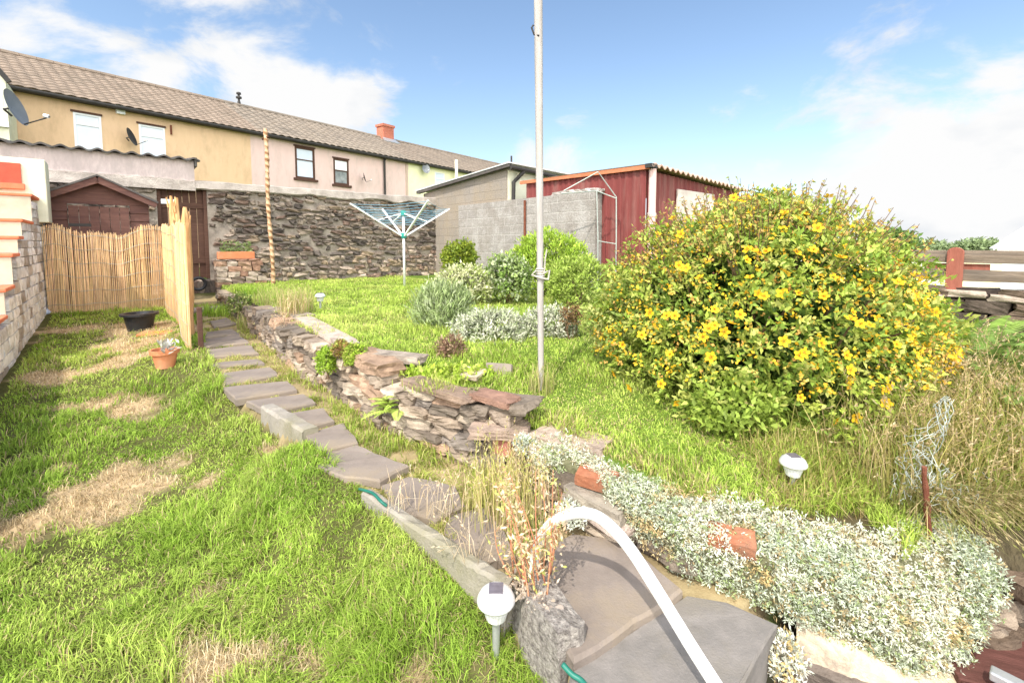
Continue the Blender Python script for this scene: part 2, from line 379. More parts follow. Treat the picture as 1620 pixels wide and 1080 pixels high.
# ================================================================== GROUND PLAN
WB = [(345, 478, .47), (365, 492, .45), (420, 540, .42), (470, 580, .40), (530, 620, .37), (590, 660, .35), (650, 690, .32), (700, 708, .30), (800, 745, .27), (850, 775, .27), (900, 805, .25), (1000, 850, .22), (1090, 915, .18), (1240, 965, .10), (1350, 1010, .02), (1440, 1075, -.08)]
WBP = np.array([G(*p) for p in WB])
WL = [tuple(p[:2]) for p in WBP]
_t = nrm(np.gradient(WBP[:, :2], axis=0)); _n = np.stack([_t[:, 1], -_t[:, 0]], 1)
WLB = [tuple(p[:2] - n_ * (.15 if i < 12 else .13)) for i, (p, n_) in enumerate(zip(WBP, _n))]     # the step in the ground hides behind the stones
UP_POLY = [(-20, 60), (-20, 22), (-6.75, 10.5), (-6.2, 9.7)] + WLB + [(1.85, 1.93), (2.6, 1.93), (6, 1.9), (300, 1.9), (300, 60)]
KB = [(310, 490, .45), (320, 550, .42), (352, 610, .38), (400, 645, .35), (480, 700, .32), (575, 780, .3), (740, 890, .28), (860, 980, .24), (905, 1062, .2)]
KBP = np.array([G(*p) for p in KB]); KL = [tuple(p[:2]) for p in KBP]
PATH_POLY = [(-7.1, 9.9)] + [(x + .03, y + .03) for x, y in KL] + [(.25, 1.2), (.55, 1.05), (.88, 1.66)] + WLB[13::-1] + [(-6.2, 9.7)]
WELL_POLY = [(.15, .0), (.15, 1.2), (.55, 1.05), (.88, 1.66)] + WLB[13:] + [(1.85, 1.93), (2.6, 1.93), (6, 1.9), (6, 0)]
def tcoord(x, y): return AX[0] * x + AX[1] * y
def pathz(x, y): return np.interp(tcoord(x, y), [-.5, 1.16, 2.8, 3.9, 4.77, 6.2, 9.6, 11], [.10, .18, .30, .335, .36, .39, .43, .45])
def lawnz(x, y):
    t = tcoord(x, y); z = np.clip(.05 * (t - 1.9), -.2, .5)
    d = polydist(x, y, KL[:4])
    k = smooth(4.6, 5.6, t) * (1 - smooth(.1, 1.3, d))
    d2 = polydist(x, y, KL); k2 = (1 - smooth(.05, .55, d2)) * np.interp(t, [1.18, 1.4, 1.65, 3.0, 3.3, 4.1, 4.6], [.1, .7, .92, .95, .45, .45, .95])
    return z + (pathz(x, y) - z) * np.maximum(k, k2)
def upperz(x, y):
    z = np.interp(y, [1.6, 1.95, 2.15, 2.4, 3.1, 3.6, 4, 9, 14], [.27, .345, .40, .48, .60, .67, .7, .69, .62])
    return z
def Hg(x, y, rough=True):
    x = np.asarray(x, float); y = np.asarray(y, float)
    up = pip(x, y, UP_POLY); pa = pip(x, y, PATH_POLY) & ~up; we = pip(x, y, WELL_POLY) & ~up
    z = np.where(up, upperz(x, y), np.where(pa, pathz(x, y) - .02, lawnz(x, y)))
    z = np.where(we & ~pa, -.42, z)
    if rough:
        z = z + np.where(pa, .012, .05) * (fbm(x, y, 1.7, 3) - .5)
    r = np.hypot(x, y)
    return np.where(r > 22, np.maximum(z, .2) * np.exp(-(r - 22) / 40) + .0, z)
def GH(u, v):
    """where a sight line meets the ground"""
    d = ray(u, v); ts = np.linspace(.5, 14, 2700); P = CAM + d * ts[:, None]; h = Hg(P[:, 0], P[:, 1]); i = np.argmax(P[:, 2] < h)
    p = P[i].copy(); p[2] = h[i]; return p
# dry straw patches on the lower lawn, (centre, radii)
DRY = [(G(135, 800, .03), .62, .34), (G(60, 840, .02), .3, .2), (G(280, 770, .08), .35, .18), (G(180, 590, .17), .8, .5), (G(230, 560, .22), .8, .5), (G(175, 655, .13), .5, .25), (G(190, 530, .28), 1., .5), (G(300, 535, .3), .7, .4), (G(345, 1060, .0), .25, .1), (G(90, 600, .2), .4, .3)]
def dryness(x, y):
    d = np.zeros(np.shape(x))
    for c, rx, ry in DRY:
        q = ((x - c[0]) / rx) ** 2 + ((y - c[1]) / ry) ** 2
        d = np.maximum(d, np.exp(-q * .9))
    n = fbm(x, y, 2.6, 11)
    n2 = fbm(x, y, 7.5, 12); return np.clip(smooth(.26, .80, d * .72 + (n - .5) * 1.2 + (n2 - .5) * .9 + .0), 0, 1)

# ground sheet: fine in the garden, coarse to the horizon
def axis(lo, hi, step, far):
    a = np.arange(lo, hi, step); g = [a[-1]]; s = step
    while g[-1] < far: s *= 1.35; g.append(g[-1] + s)
    h = [a[0]]; s = step
    while h[-1] > -far: s *= 1.35; h.append(h[-1] - s)
    return np.array(h[:0:-1] + list(a) + g[1:])
gx = axis(-8.5, 5.5, .05, 900); gy = axis(.2, 12, .05, 900)
XX, YY = np.meshgrid(gx, gy, indexing='ij')
ZZ = Hg(XX, YY)
up = pip(XX, YY, UP_POLY); pa = pip(XX, YY, PATH_POLY) & ~up; dr = dryness(XX, YY)
n1 = fbm(XX, YY, 3., 5)[..., None]
cg = np.array([.06, .065, .02]) * (1 - n1) + np.array([.13, .13, .045]) * n1
cs = np.array([.52, .39, .24]) * (.7 + .6 * n1)
cp = np.array([.34, .27, .15]) * (.6 + .8 * n1)
cu = np.array([.12, .19, .03]) * (.7 + .6 * n1)
CC = cg * (1 - dr[..., None]) + cs * dr[..., None]
cu = np.where(((XX > 1.2) & (YY < 2.1))[..., None], np.array([.09, .075, .04]), cu)
CC = np.where(up[..., None], cu, CC); CC = np.where(pa[..., None], cp, CC)
we = pip(XX, YY, WELL_POLY) & ~up & ~pa
CC = np.where(we[..., None], np.array([.10, .08, .07]), CC)
far = smooth(16, 30, np.hypot(XX, YY))[..., None]
CC = CC * (1 - far) + np.array([.16, .2, .07]) * far
b = np.arange(len(gx) * len(gy)).reshape(len(gx), len(gy))
fq = np.stack([b[:-1, :-1], b[1:, :-1], b[1:, 1:], b[:-1, 1:]], -1).reshape(-1, 4)
g = bulk('ground', np.stack([XX, YY, ZZ], -1).reshape(-1, 3), [fq], CC.reshape(-1, 3), M['ground']); struct(g)

# ================================================================== GRASS
def sample_wedge(n, r0, r1, th=1.02):
    u = rng.random(n); r = (u * (r1 ** .5 - r0 ** .5) + r0 ** .5) ** 2; a = rng.uniform(-th, th, n)
    return r * np.sin(a), r * np.cos(a), r
def mk_grass(name, label, mask_fn, n, r0, r1, hfun, colfun, wmul=1., th=1.02):
    x, y, r = sample_wedge(n, r0, r1, th)
    k = mask_fn(x, y); x, y, r = x[k], y[k], r[k]
    P = np.stack([x, y, Hg(x, y) - .005], 1)
    H = hfun(x, y) * rng.uniform(.55, 1.25, len(x))
    W = .0036 * np.sqrt(np.maximum(r, 1.6) / 2) * rng.uniform(.7, 1.3, len(x)) * wmul
    ang = fbm(x, y, 3.2, 21) * 16 + rng.normal(0, 1.35, len(x)); lean = np.clip(.82 + .5 * (fbm(x, y, 3, 31) - .5) * 2 + rng.normal(0, .25, len(x)), .05, 1.15)
    C = colfun(x, y)
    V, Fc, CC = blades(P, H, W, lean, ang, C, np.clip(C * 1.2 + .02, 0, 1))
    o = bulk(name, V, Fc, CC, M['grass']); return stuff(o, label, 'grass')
SHED_SKIP = None
def lower_mask0(x, y):
    up = pip(x, y, UP_POLY); pa = pip(x, y, PATH_POLY); we = pip(x, y, WELL_POLY)
    left = (x - (-5.04)) * .756 + (y - 4.48) * .654 > .04         # right of the white wall face
    front = (x + 7.66) * AX[0] + (y - 7.4) * AX[1] < .1           # this side of the reed screen
    return ~up & ~pa & ~we & left & front
def lower_mask(x, y):
    m = lower_mask0(x, y)
    keep = rng.random(len(x)) > dryness(x, y) * .86
    thin = (.3 + .7 * smooth(.3, .5, fbm(x, y, 4.5, 41))) * (.35 + .65 * smooth(.30, .44, fbm(x, y, 9, 43)))
    return m & keep & (rng.random(len(x)) < thin)
def lower_h(x, y):
    n = fbm(x, y, 2.4, 51); t = fbm(x, y, 7, 52)
    return .84 * (.03 + .075 * smooth(.3, .72, n) + .045 * smooth(.45, .7, t)) * (1 - .6 * dryness(x, y)) * (.55 + .45 * smooth(.05, .5, np.hypot(x + .1, y - 1.75)))
def green(x, y, base, dark, yel, dry_fac):
    n = len(x); f = fbm(x, y, 2.8, 61)[:, None]; C = np.array(dark) * (1 - f) + np.array(base) * f
    g_ = smooth(.45, .7, fbm(x, y, 1.3, 62))[:, None]; C = C * (1 - .6 * g_) + np.array(yel) * .6 * g_
    C = C * (1 + rng.normal(0, .2, (n, 1))) * np.where(rng.random((n, 1)) < .12, .55, 1)
    dry = (rng.random(n) < dry_fac)[:, None]
    C = np.where(dry, np.array([.62, .48, .26]) * rng.uniform(.6, 1.15, (n, 1)), C)
    return np.clip(C, .005, 1)
def lower_c(x, y): return green(x, y, (.43, .59, .085), (.25, .39, .05), (.56, .65, .15), .085 + .75 * dryness(x, y))
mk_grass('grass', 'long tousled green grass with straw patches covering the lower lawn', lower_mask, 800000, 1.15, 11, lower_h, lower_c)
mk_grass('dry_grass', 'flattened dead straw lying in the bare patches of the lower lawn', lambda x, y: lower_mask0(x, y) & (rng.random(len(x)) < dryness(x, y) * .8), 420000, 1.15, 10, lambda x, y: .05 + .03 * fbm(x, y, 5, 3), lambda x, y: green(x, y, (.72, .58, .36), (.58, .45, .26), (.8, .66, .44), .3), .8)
def upper_mask(x, y):
    up = pip(x, y, UP_POLY); d = polydist(x, y, WL)
    sw = (x + 7.29) * AX[0] + (y - 10.0) * AX[1] < -.1            # in front of the stone wall
    bl = (x + 2.375) * BX[0] + (y - 14.25) * BX[1] < .0           # left of the block wall
    fe = (x - 4.725) * BX[0] + (y - 4.2) * BX[1] < -.15           # this side of the fence
    edge = d > np.where(x > 1.45, .0, np.where(y < 2.6, .22, .12))
    return up & sw & bl & fe & edge & ((y > 2.0) | (x > 1.6))
def upper_h(x, y): return .03 + .06 * smooth(.35, .7, fbm(x, y, 2.6, 71)) + .07 * smooth(2.8, 2.0, y) * fbm(x, y, 4, 72) + .05 * smooth(.6, .75, fbm(x, y, .9, 73))
def upper_c(x, y):
    return green(x, y, (.54, .67, .13), (.42, .56, .09), (.66, .71, .20), .09 + .28 * smooth(3.4, 2.4, y) * (fbm(x, y, 2.5, 77) > .45))
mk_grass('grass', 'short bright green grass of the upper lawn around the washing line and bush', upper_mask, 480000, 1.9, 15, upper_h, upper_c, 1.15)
SLABS = []          # filled below
# ================================================================== PATH SLABS
SL = [
 ('large smooth grey concrete slab under the white handrail', .205, [(862, 868), (905, 842), (990, 852), (1082, 933), (908, 1044), (872, 985)], .07),
 ('rough thick grey step slab in front at the bottom of the path', .165, [(1088, 940), (1150, 948), (1232, 984), (1180, 1068), (1090, 1200), (880, 1200), (902, 1060)], .22),
 ('dark irregular stone slab half hidden by the red stemmed weed', .275, [(715, 812), (765, 803), (800, 838), (812, 880), (748, 884), (702, 842)], .05),
 ('dark flagstone with wispy dry grass growing over it', .29, [(600, 768), (648, 752), (722, 766), (735, 797), (690, 820), (628, 806)], .05),
 ('broad grey flagstone just uphill of the hose end', .31, [(508, 716), (560, 703), (645, 735), (602, 757), (545, 753), (505, 735)], .05),
 ('small worn slab behind the upright kerb block', .325, [(482, 686), (545, 668), (568, 698), (505, 712)], .05),
 ('square slab beside the upright kerb block', .34, [(440, 656), (512, 645), (527, 664), (468, 680)], .05),
 ('wide slab level with the far end of the kerb block', .355, [(392, 633), (482, 622), (502, 635), (424, 652)], .05),
 ('smooth wide slab one up from the kerb block', .37, [(352, 612), (456, 602), (470, 615), (372, 631)], .06),
 ('grey slab two steps up from the kerb block', .385, [(354, 589), (428, 580), (442, 592), (355, 608)], .06),
 ('narrow grassy slab three steps up from the kerb block', .39, [(330, 575), (410, 567), (418, 573), (342, 580)], .04),
 ('pale slab partly ringed by moss next to the reed post', .405, [(324, 553), (396, 545), (408, 558), (330, 564)], .04),
 ('dark edged step slab right of the reed post', .43, [(318, 538), (378, 528), (394, 541), (324, 548)], .07),
 ('small pale slab behind the dark edged step', .44, [(326, 525), (368, 520), (378, 527), (324, 534)], .05),
 ('farthest tiny slab before the back door step', .45, [(332, 508), (360, 502), (372, 511), (338, 517)], .04),
]
slab_polys = []
for i, (lab, z, px, th) in enumerate(SL):
    P = np.array([G(u, v, z) for u, v in px])
    if i > 1:
        for _ in range(3): z = float(pathz(P[:, 0].mean(), P[:, 1].mean())) + .016; P = np.array([G(u, v, z) for u, v in px])
    c = P.mean(0); slab_polys.append([tuple(p[:2]) for p in P])
    # subdivide the outline a little and roughen it
    Q = []
    for a, b_ in zip(P, np.roll(P, -1, 0)):
        L = np.linalg.norm(b_ - a); k = max(2, int(L / .09))
        for t in range(k):
            q = a + (b_ - a) * t / k; q[:2] += rng.normal(0, .006 if i > 1 else .003, 2); Q.append(q)
    Q = np.array(Q); mb = MB(); n = len(Q); inn = c + (Q - c) * .965
    top = inn + np.array([0, 0, 0]) + np.c_[np.zeros((n, 2)), rng.normal(0, .002, n)]
    edge = Q + np.array([0, 0, -.012]); bot = Q * 1.; bot[:, 2] -= th
    if i == 1: bot[:, :2] += rng.normal(0, .012, (n, 2))
    V = np.vstack([top, edge, bot]); fc = [tuple(range(n))]
    for s in (0, 1): fc += [(s * n + (j + 1) % n, s * n + j, (s + 1) * n + j, (s + 1) * n + (j + 1) % n) for j in range(n)]
    mb.add(V, fc); o = mb.build('stone_slab', M['paleconcrete'] if i == 1 else M['slab'], loc=(c[0], c[1], z - th))
    tag(o, lab, 'paving slab', 'slabs of the garden path')
# path weeds: grass and moss between slabs
def path_mask(x, y):
    m = pip(x, y, PATH_POLY) & ~pip(x, y, UP_POLY)
    for sp in slab_polys:
        c = np.mean(sp, 0); s2 = [tuple(c + (np.array(p) - c) * .93) for p in sp]
        m &= ~pip(x, y, s2)
    return m & (fbm(x, y, 5, 81) > .42) & (tcoord(x, y) > 1.5)
mk_grass('grass', 'yellowing grass and moss sprouting between the path slabs', path_mask, 800000, 1.3, 10.5, lambda x, y: .02 + .06 * smooth(.4, .7, fbm(x, y, 6, 83)), lambda x, y: green(x, y, (.42, .52, .08), (.24, .36, .05), (.55, .52, .16), .32), .9)

# ================================================================== KERBS
def kerb(name, label, px, z, th, h, m, cat='kerb', n=10, jit=.006):
    P = [G(u, v, z_) for (u, v), z_ in zip(px, z)]
    P = np.array(P); P2 = []
    for a, b_ in zip(P[:-1], P[1:]):
        for t in range(n): P2.append(a + (b_ - a) * t / n)
    P2.append(P[-1]); P2 = np.array(P2); T = nrm(np.gradient(P2, axis=0)); S = np.stack([T[:, 1], -T[:, 0], np.zeros(len(T))], 1)
    S = nrm(S) ; up_ = np.array([0, 0, 1.])
    prof = [(0, -h), (0, -.012), (.012, 0), (th - .012, 0), (th, -.012), (th, -h)]
    Gd = np.array([[p - s * a + up_ * b_ for a, b_ in prof] for p, s in zip(P2, S)]); Gd += rng.normal(0, jit, Gd.shape)
    mb = MB(); mb.grid(Gd); k = len(prof); e = len(P2) - 1
    mb.f += [tuple(range(k)), tuple(range(e * k, e * k + k))[::-1]]
    o = mb.build(name, m, loc=tuple(P[0] - np.array([0, 0, h]))); return tag(o, label, cat)
kerb('kerb_block', 'upright concrete kerb block standing above the lawn edge', [(412, 643), (480, 681)], [.372, .365], .10, .32, M['concrete'])
kerb('kerb_strip', 'long pale crumbling kerb strip along the path edge', [(572, 778), (650, 830), (740, 890), (800, 926)], [.305, .295, .285, .275], .06, .24, M['concrete'], jit=.0032, n=7)
# end block of pebbly concrete
P0 = G(848, 938, .255); mb = MB()
stone(mb, P0 + np.array([.045, -.05, -.15]), (.13, .30, .34), np.array([[.85, .53, 0], [-.53, .85, 0], [0, 0, 1]]), (1, 1, 1), 6, .12, .08)
tag(mb.build('kerb_end_block', M['pebble'], loc=tuple(P0 - np.array([0, 0, .3]))), 'rough pebbly concrete block ending the kerb behind the near solar light', 'kerb')
mb = MB()
for t in np.linspace(0, 1, 150):
    p = G(815 + 50 * t, 915 + 45 * t, .275) + np.array([rng.normal(0, .022), rng.normal(0, .022), -.006]); s_ = rng.uniform(.005, .017)
    stone(mb, p, (s_ * 1.4, s_, s_ * .8), nrm(rng.normal(size=(3, 3))), random.choice([(.45, .38, .3), (.3, .26, .23), (.55, .47, .38)]), 3, .5, .1)
stuff(mb.build('gravel', M['stone']), 'loose pebbles and crumbled mortar at the kerb end', 'gravel')

# ================================================================== DRY STONE RETAINING WALLS
def drystone(name, label, px, tops, course=(.06, .12), width=(.12, .34), pal=STONES, n=4, depth=.22, coping=None, setback=.0):
    P = np.array([G(*p) for p in px]); seg = np.linalg.norm(np.diff(P[:, :2], axis=0), axis=1); S = np.concatenate([[0], np.cumsum(seg)]); L = S[-1]
    def at(s): return np.array([np.interp(s, S, P[:, k]) for k in range(3)])
    th = thing(name, label, 'stone wall', tuple(P[len(P) // 2])); mb = MB()
    lift = 0.
    s = 0.
    zmax = max(tops)
    z = -.06
    while z < .95:
        h = rng.uniform(*course); s = -rng.uniform(0, .2)
        while s < L:
            w = rng.uniform(*width) * (1.25 if h > .09 else 1); sm = min(max(s + w / 2, 0), L)
            base = at(sm); top = np.interp(sm, S, tops); zc = base[2] + z + h / 2
            if zc + h * .3 < top:
                a, b_ = at(max(sm - .08, 0)), at(min(sm + .08, L)); t = nrm(np.array([b_[0] - a[0], b_[1] - a[1], 0])); nn = np.array([t[1], -t[0], 0])
                tl = rng.normal(0, .07); ax = np.array([t * math.cos(tl) + np.array([0, 0, math.sin(tl)]), nn, np.array([0, 0, math.cos(tl)]) - t * math.sin(tl)])
                c = base - nn * (depth / 2 - rng.normal(0, .018) + z * setback); c[2] = zc
                stone(mb, c, (w * 1.0, depth, h * 1.02), ax, pal[rng.integers(len(pal))], n, .14, .11)
            s += w
        z += h
    mb.build('stonework', M['stone'], th, world=True)
    # dark earth core behind the stones
    mb2 = MB(); Pc = []
    for p, tz in zip(P, tops):
        i = np.argmin(np.linalg.norm(P - p, axis=1)); a, b_ = P[max(i - 1, 0)], P[min(i + 1, len(P) - 1)]; t = nrm(np.array([b_[0] - a[0], b_[1] - a[1], 0])); nn = np.array([t[1], -t[0], 0])
        q = p - nn * (depth * .62); Pc.append([np.array([q[0], q[1], p[2] - .1]), np.array([q[0], q[1], tz - .03]), np.array([q[0], q[1], tz - .03]) - nn * .12])
    mb2.grid(np.array(Pc)); mb2.build('earth_core', M['soil'], th, world=True)
    return th
WALL_A = drystone('dry_stone_wall', 'low dry stone retaining wall along the upper lawn, farthest up the path', WB[:6], [.70, .71, .73, .735, .74, .74])
WALL_B = drystone('dry_stone_wall', 'tall tier of rough brown stones below the foot of the white pole', [(612, 672, .34)] + WB[6:8] + [(796, 744, .27)], [.60, .64, .655, .66], course=(.042, .085), width=(.09, .30), n=6)
def coping(px, z, th, w, c, name='coping_stone', parent=None, label=None):
    P = [G(u, v, z_) for (u, v), z_ in zip(px, z)]
    d = P[1] - P[0]; L = np.linalg.norm(d); t = d / L; nn = nrm(np.array([t[1], -t[0], 0])); u_ = np.cross(nn, t) * -1
    mb = MB(); stone(mb, (P[0] + P[1]) / 2 - nn * (w / 2 - .03) - np.array([0, 0, th / 2]), (L, w, th), np.array([t, nn, np.cross(t, nn)]), c, 6, .06, .05)
    o = mb.build(name, M['stone'], parent, world=parent is not None, loc=None if parent is not None else tuple(P[0]))
    if label: o['label'] = label
    return o
for px, z, th, w, c, par in [
    ([(470, 501), (540, 541)], [.745, .75], .05, .18, (.50, .42, .36), WALL_A), ([(578, 556), (665, 565)], [.755, .755], .055, .14, (.36, .31, .26), WALL_A),
    ([(425, 486), (468, 500)], [.74, .745], .06, .25, (.40, .34, .28), WALL_A),
    ([(638, 599), (742, 630)], [.68, .675], .04, .16, (.27, .20, .155), WALL_B), ([(748, 620), (808, 636)], [.69, .685], .038, .15, (.27, .165, .125), WALL_B), ]:
    coping(px, z, th, w, c, parent=par)
WALL_C = drystone('dry_stone_wall', 'lowest tier of the stone edging mostly buried under silver white plants', [(835, 762, .26), (850, 775, .27), (900, 805, .25), (1000, 850, .22), (1050, 885, .20)], [.50, .49, .45, .37, .33], course=(.05, .09), width=(.12, .32))
for px, z, th, w, c in [([(742, 676), (838, 680)], [.53, .53], .06, .22, (.36, .28, .23)), ([(842, 684), (950, 716)], [.53, .50], .05, .25, (.42, .34, .28)), ([(898, 765), (985, 812)], [.40, .38], .07, .22, (.40, .36, .30)), ([(893, 775), (990, 835)], [.335, .32], .06, .2, (.42, .35, .31))]:
    coping(px, z, th, w, c, parent=WALL_C)
def loose(name, label, p, dims, yaw, tilt, m, c=(1, 1, 1), cat='brick', rnd=.06, jit=.03):
    ca, sa = math.cos(yaw), math.sin(yaw); ct, st = math.cos(tilt), math.sin(tilt)
    ax = np.array([[ca, sa, 0], [-sa * ct, ca * ct, st], [sa * st, -ca * st, ct]]); mb = MB()
    stone(mb, p, dims, ax, c, 6, rnd, jit); return tag(mb.build(name, m, loc=tuple(np.array(p) - np.array([0, 0, dims[2] / 2]))), label, cat)
loose('brick', 'orange red brick lying on the grey stone edge above the handrail', G(945, 757, .44), (.20, .10, .065), -.55, .15, M['brickred'])
loose('brick', 'dark red brick lying among silver plants right of the handrail', G(1157, 853, .365), (.18, .095, .06), -.45, .25, M['brickred'])
loose('stone_block', 'reddish pink stone set in the wall beside a silver tuft', G(799, 703, .42), (.13, .08, .10), -.6, 0, M['stone'], (.55, .24, .19), 'stone', .15)
loose('roof_slate', 'grey slate leaning on the bank left of the white pole', AT(788, 592, 3.3), (.2, .02, .16), -.3, -.4, M['slab'], (1, 1, 1), 'slate', .02)
loose('roof_slate', 'pale brown flat stone lying in the grass left of the leaning slate', G(742, 590, .66), (.22, .14, .03), -.5, .2, M['stone'], (.5, .42, .33), 'slate')

# ================================================================== BACK STONE WALL, DOOR, SHED, LEAN-TO
SW = Frame((-7.29, 10.0), BX)
s_far = SW.hit(692, 320)[0]; s_l = SW.hit(60, 262)[0]
d0, d1 = SW.hit(247, 292)[0], SW.hit(327, 292)[0]; dz0, dz1 = .80, SW.hit(285, 292)[1]
th = thing('stone_wall', 'tall rubble stone back wall with pale rendered top', 'stone wall', SW.loc, SW.rot)
mb = MB()
zt = 2.92
mb.box((s_l - 2, .065, 0), (d0, .5, zt)); mb.box((d1, .065, 0), (s_far + 1.2, .5, zt)); mb.box((d0, .12, dz1), (d1, .5, zt)); mb.box((d0, .12, 0), (d1, .5, dz0 - .04))
M['mortar'] = pm('mortar', (.22, .18, .145), (.50, .43, .355), 3.5, .95, .8, 30, stain=(.17, .14, .115), bdist=.03)
mb.build('mortar_core', M['mortar'], th)
mb = MB(); z = .3
PALW = [(.25, .21, .17), (.15, .12, .105), (.19, .155, .13), (.11, .095, .085), (.30, .25, .20), (.21, .15, .12), (.36, .30, .25), (.28, .22, .16)]
while z < zt - .08:
    h = rng.uniform(.07, .17); x = s_l - 1 + rng.uniform(-.2, 0)
    while x < s_far + .9:
        w = rng.uniform(.10, .36) * (.7 + h * 3); cx = x + w / 2; hz = h * rng.uniform(.75, 1.05); zc = z + h / 2 + rng.normal(0, .015)
        if not (d0 - w * .45 < cx < d1 + w * .45 and dz0 - .05 < zc < dz1 + .05) and rng.random() > .10:
            q_ = rng.normal(0, .12); dk = .62 + .5 * smooth(1.9, .7, z) + .25 * (fbm(cx, z, .8, 91) - .5)
            stone(mb, (cx, .13 - rng.uniform(0, .03), zc), (w * rng.uniform(.74, .96), .22, hz * rng.uniform(.7, .95)), np.array([[math.cos(q_), 0, math.sin(q_)], [0, 1, 0], [-math.sin(q_), 0, math.cos(q_)]]), np.array(PALW[rng.integers(len(PALW))]) * 1.35 * dk, 4, .35, .2)
        x += w
    z += h
mb.build('stonework', M['stone'], th)
M['patchcement'] = pm('cement_cap', (.40, .34, .30), (.60, .53, .47), 5, .95, .8, 30, stain=(.26, .22, .19), bdist=.03)
mb = MB(); xs = np.linspace(s_l, s_far + .3, 90)
Gd = []
for x in xs:
    lo = zt - .02 - .16 * fbm(x, 1, 2.2, 5) - .05 * fbm(x, 1, 9, 5); hi = zt + .05 + .06 * fbm(x, 3, 1.5, 6)
    Gd.append([(x, .0, lo), (x, -.04, lo + .03), (x, -.04, hi - .02), (x, .02, hi), (x, .55, hi)])
mb.grid(Gd); mb.build('rendered_cap', M['patchcement'], th)
# flat slab running along the wall behind the top (the yard wall behind)
# back door
th = thing('back_door', 'dark brown plank door set in the stone back wall', 'door', SW.w((d0 + d1) / 2, .1, dz0), SW.rot)
hw = (d1 - d0) / 2; hh = dz1 - dz0
mb = MB(); nb = 6
for k in range(nb):
    a = -hw + .06 + (2 * hw - .12) * k / nb; e = -hw + .06 + (2 * hw - .12) * (k + 1) / nb
    mb.box((a + .004, .07, .02), (e - .004, .10 + .004 * (k % 2), hh - .06))
mb.build('planks', M['brownwood'], th)
mb = MB(); mb.box((-hw, -.01, 0), (-hw + .07, .14, hh)); mb.box((hw - .07, -.01, 0), (hw, .14, hh)); mb.box((-hw + .07, -.008, hh - .07), (hw - .07, .14, hh)); mb.build('door_frame', M['brownwood'], th, bevel=.005)
mb = MB(); mb.box((-hw + .07, .045, .35), (hw - .07, .067, .47)); mb.box((-hw + .07, .045, hh - .5), (hw - .07, .067, hh - .38)); mb.build('ledge_board', M['brownwood'], th)
mb = MB(); mb.box((-hw + .07, .02, hh - .42), (-hw + .32, .043, hh - .32)); mb.build('latch_plate', M['steel'], th)
# threshold step
mb = MB()
for k in range(9):
    stone(mb, (d0 + .1 + .12 * k, -.03, .62 + rng.normal(0, .02)), (.16, .3, .3), np.eye(3), random.choice(PALW), 4, .2, .1)
o = mb.build('door_step', M['stone'], loc=None); o.location = SW.loc; o.rotation_euler = (0, 0, SW.rot); tag(o, 'rough dark stone step below the brown back door', 'step')
mb = MB(); P = G(325, 487, .47); stone(mb, P - np.array([0, 0, .04]), (.7, .4, .08), np.array([[BX[0], BX[1], 0], [AX[0], AX[1], 0], [0, 0, 1]]), (.42, .36, .31), 6, .06, .03)
tag(mb.build('stone_slab', M['stone'], loc=tuple(P)), 'broad pale landing slab at the foot of the back door', 'paving slab', 'slabs of the garden path')
mb = MB(); P = SW.w(d0 + .62, -.35, .72)
for k in range(14):
    a = k / 14 * 6.283; mb.tube([P + np.array([BX[0] * math.cos(a), BX[1] * math.cos(a), math.sin(a)]) * .13, P + np.array([BX[0] * math.cos(a + .5), BX[1] * math.cos(a + .5), math.sin(a + .5)]) * .13], .035, 6)
tag(mb.build('tyre', M['black'], loc=tuple(P)), 'small dark round tyre leaning beside the back door step', 'tyre')
# lean-to with corrugated roof, behind/over the wall
l0, l1 = s_l - 2.2, SW.hit(306, 250)[0]; ltop = SW.hit(306, 254)[1] + .02
th = thing('lean_to', 'grey pink rendered lean-to with dark corrugated roof edge', 'outbuilding', SW.w(0, 0, 0), SW.rot)
mb = MB(); mb.box((l0, -.03, zt - .12), (l1, 2.2, ltop - .03)); mb.build('wall', M['greypink'], th)
mb = MB(); mb.box((l0, -.045, zt - .16), (l1 + .01, -.032, zt + .03)); mb.build('plinth_band', M['patchcement'], th)
xs = np.arange(l0 - .1, l1 + .12, .022); mb = MB()
Gd = np.array([[(x, y, ltop + .028 * math.sin(x * 2 * math.pi / .26) + (y + .15) * .12 + dz) for y in (-.15, .6, 1.6, 2.5)] for x in xs for dz in (0,)])
mb.grid(Gd); Gd2 = Gd.copy(); Gd2[..., 2] -= .035; mb.grid(Gd2); mb.grid(np.stack([Gd[:, 0], Gd2[:, 0]], 1)); mb.build('corrugated_roof', M['roofsheet'], th, smooth_=True)
mb = MB(); mb.box((l1 + .005, -.12, ltop - .16), (l1 + .05, .4, ltop + .03)); mb.build('end_board', M['roofsheet'], th)

# garden shed
c = np.array([-7.45, 8.28]); SF = Frame(c, BX)
hw = .70; ez, az = 2.40, 2.74
th = thing('garden_shed', 'small dark brown timber shed behind the reed screen', 'shed', (c[0], c[1], .42), SF.rot)
mb = MB(); zb = 0.
for k in range(14):
    z0 = k * .145; z1 = z0 + .16
    for a, e in ((-hw, -.42), (.42, hw)):
        if z1 < ez - .42: mb.add([(a, -.002, z0), (e, -.002, z0), (e, .022, z1), (a, .022, z1), (a, .05, z0), (e, .05, z0), (e, .05, z1), (a, .05, z1)], [(0, 1, 2, 3), (4, 5, 1, 0), (0, 3, 7, 4), (1, 5, 6, 2), (3, 2, 6, 7)])
h_ = ez - .42
mb.prism([(-hw, .01, h_ - .1), (hw, .01, h_ - .1), (hw, .01, h_), (0, .01, az - .42), (-hw, .01, h_)], (0, .05, 0))
mb.box((-hw, .06, 0), (-hw + .03, .5, h_)); mb.box((hw - .03, .06, 0), (hw, .5, h_)); mb.build('wall', M['shedwood'], th)
mb = MB()
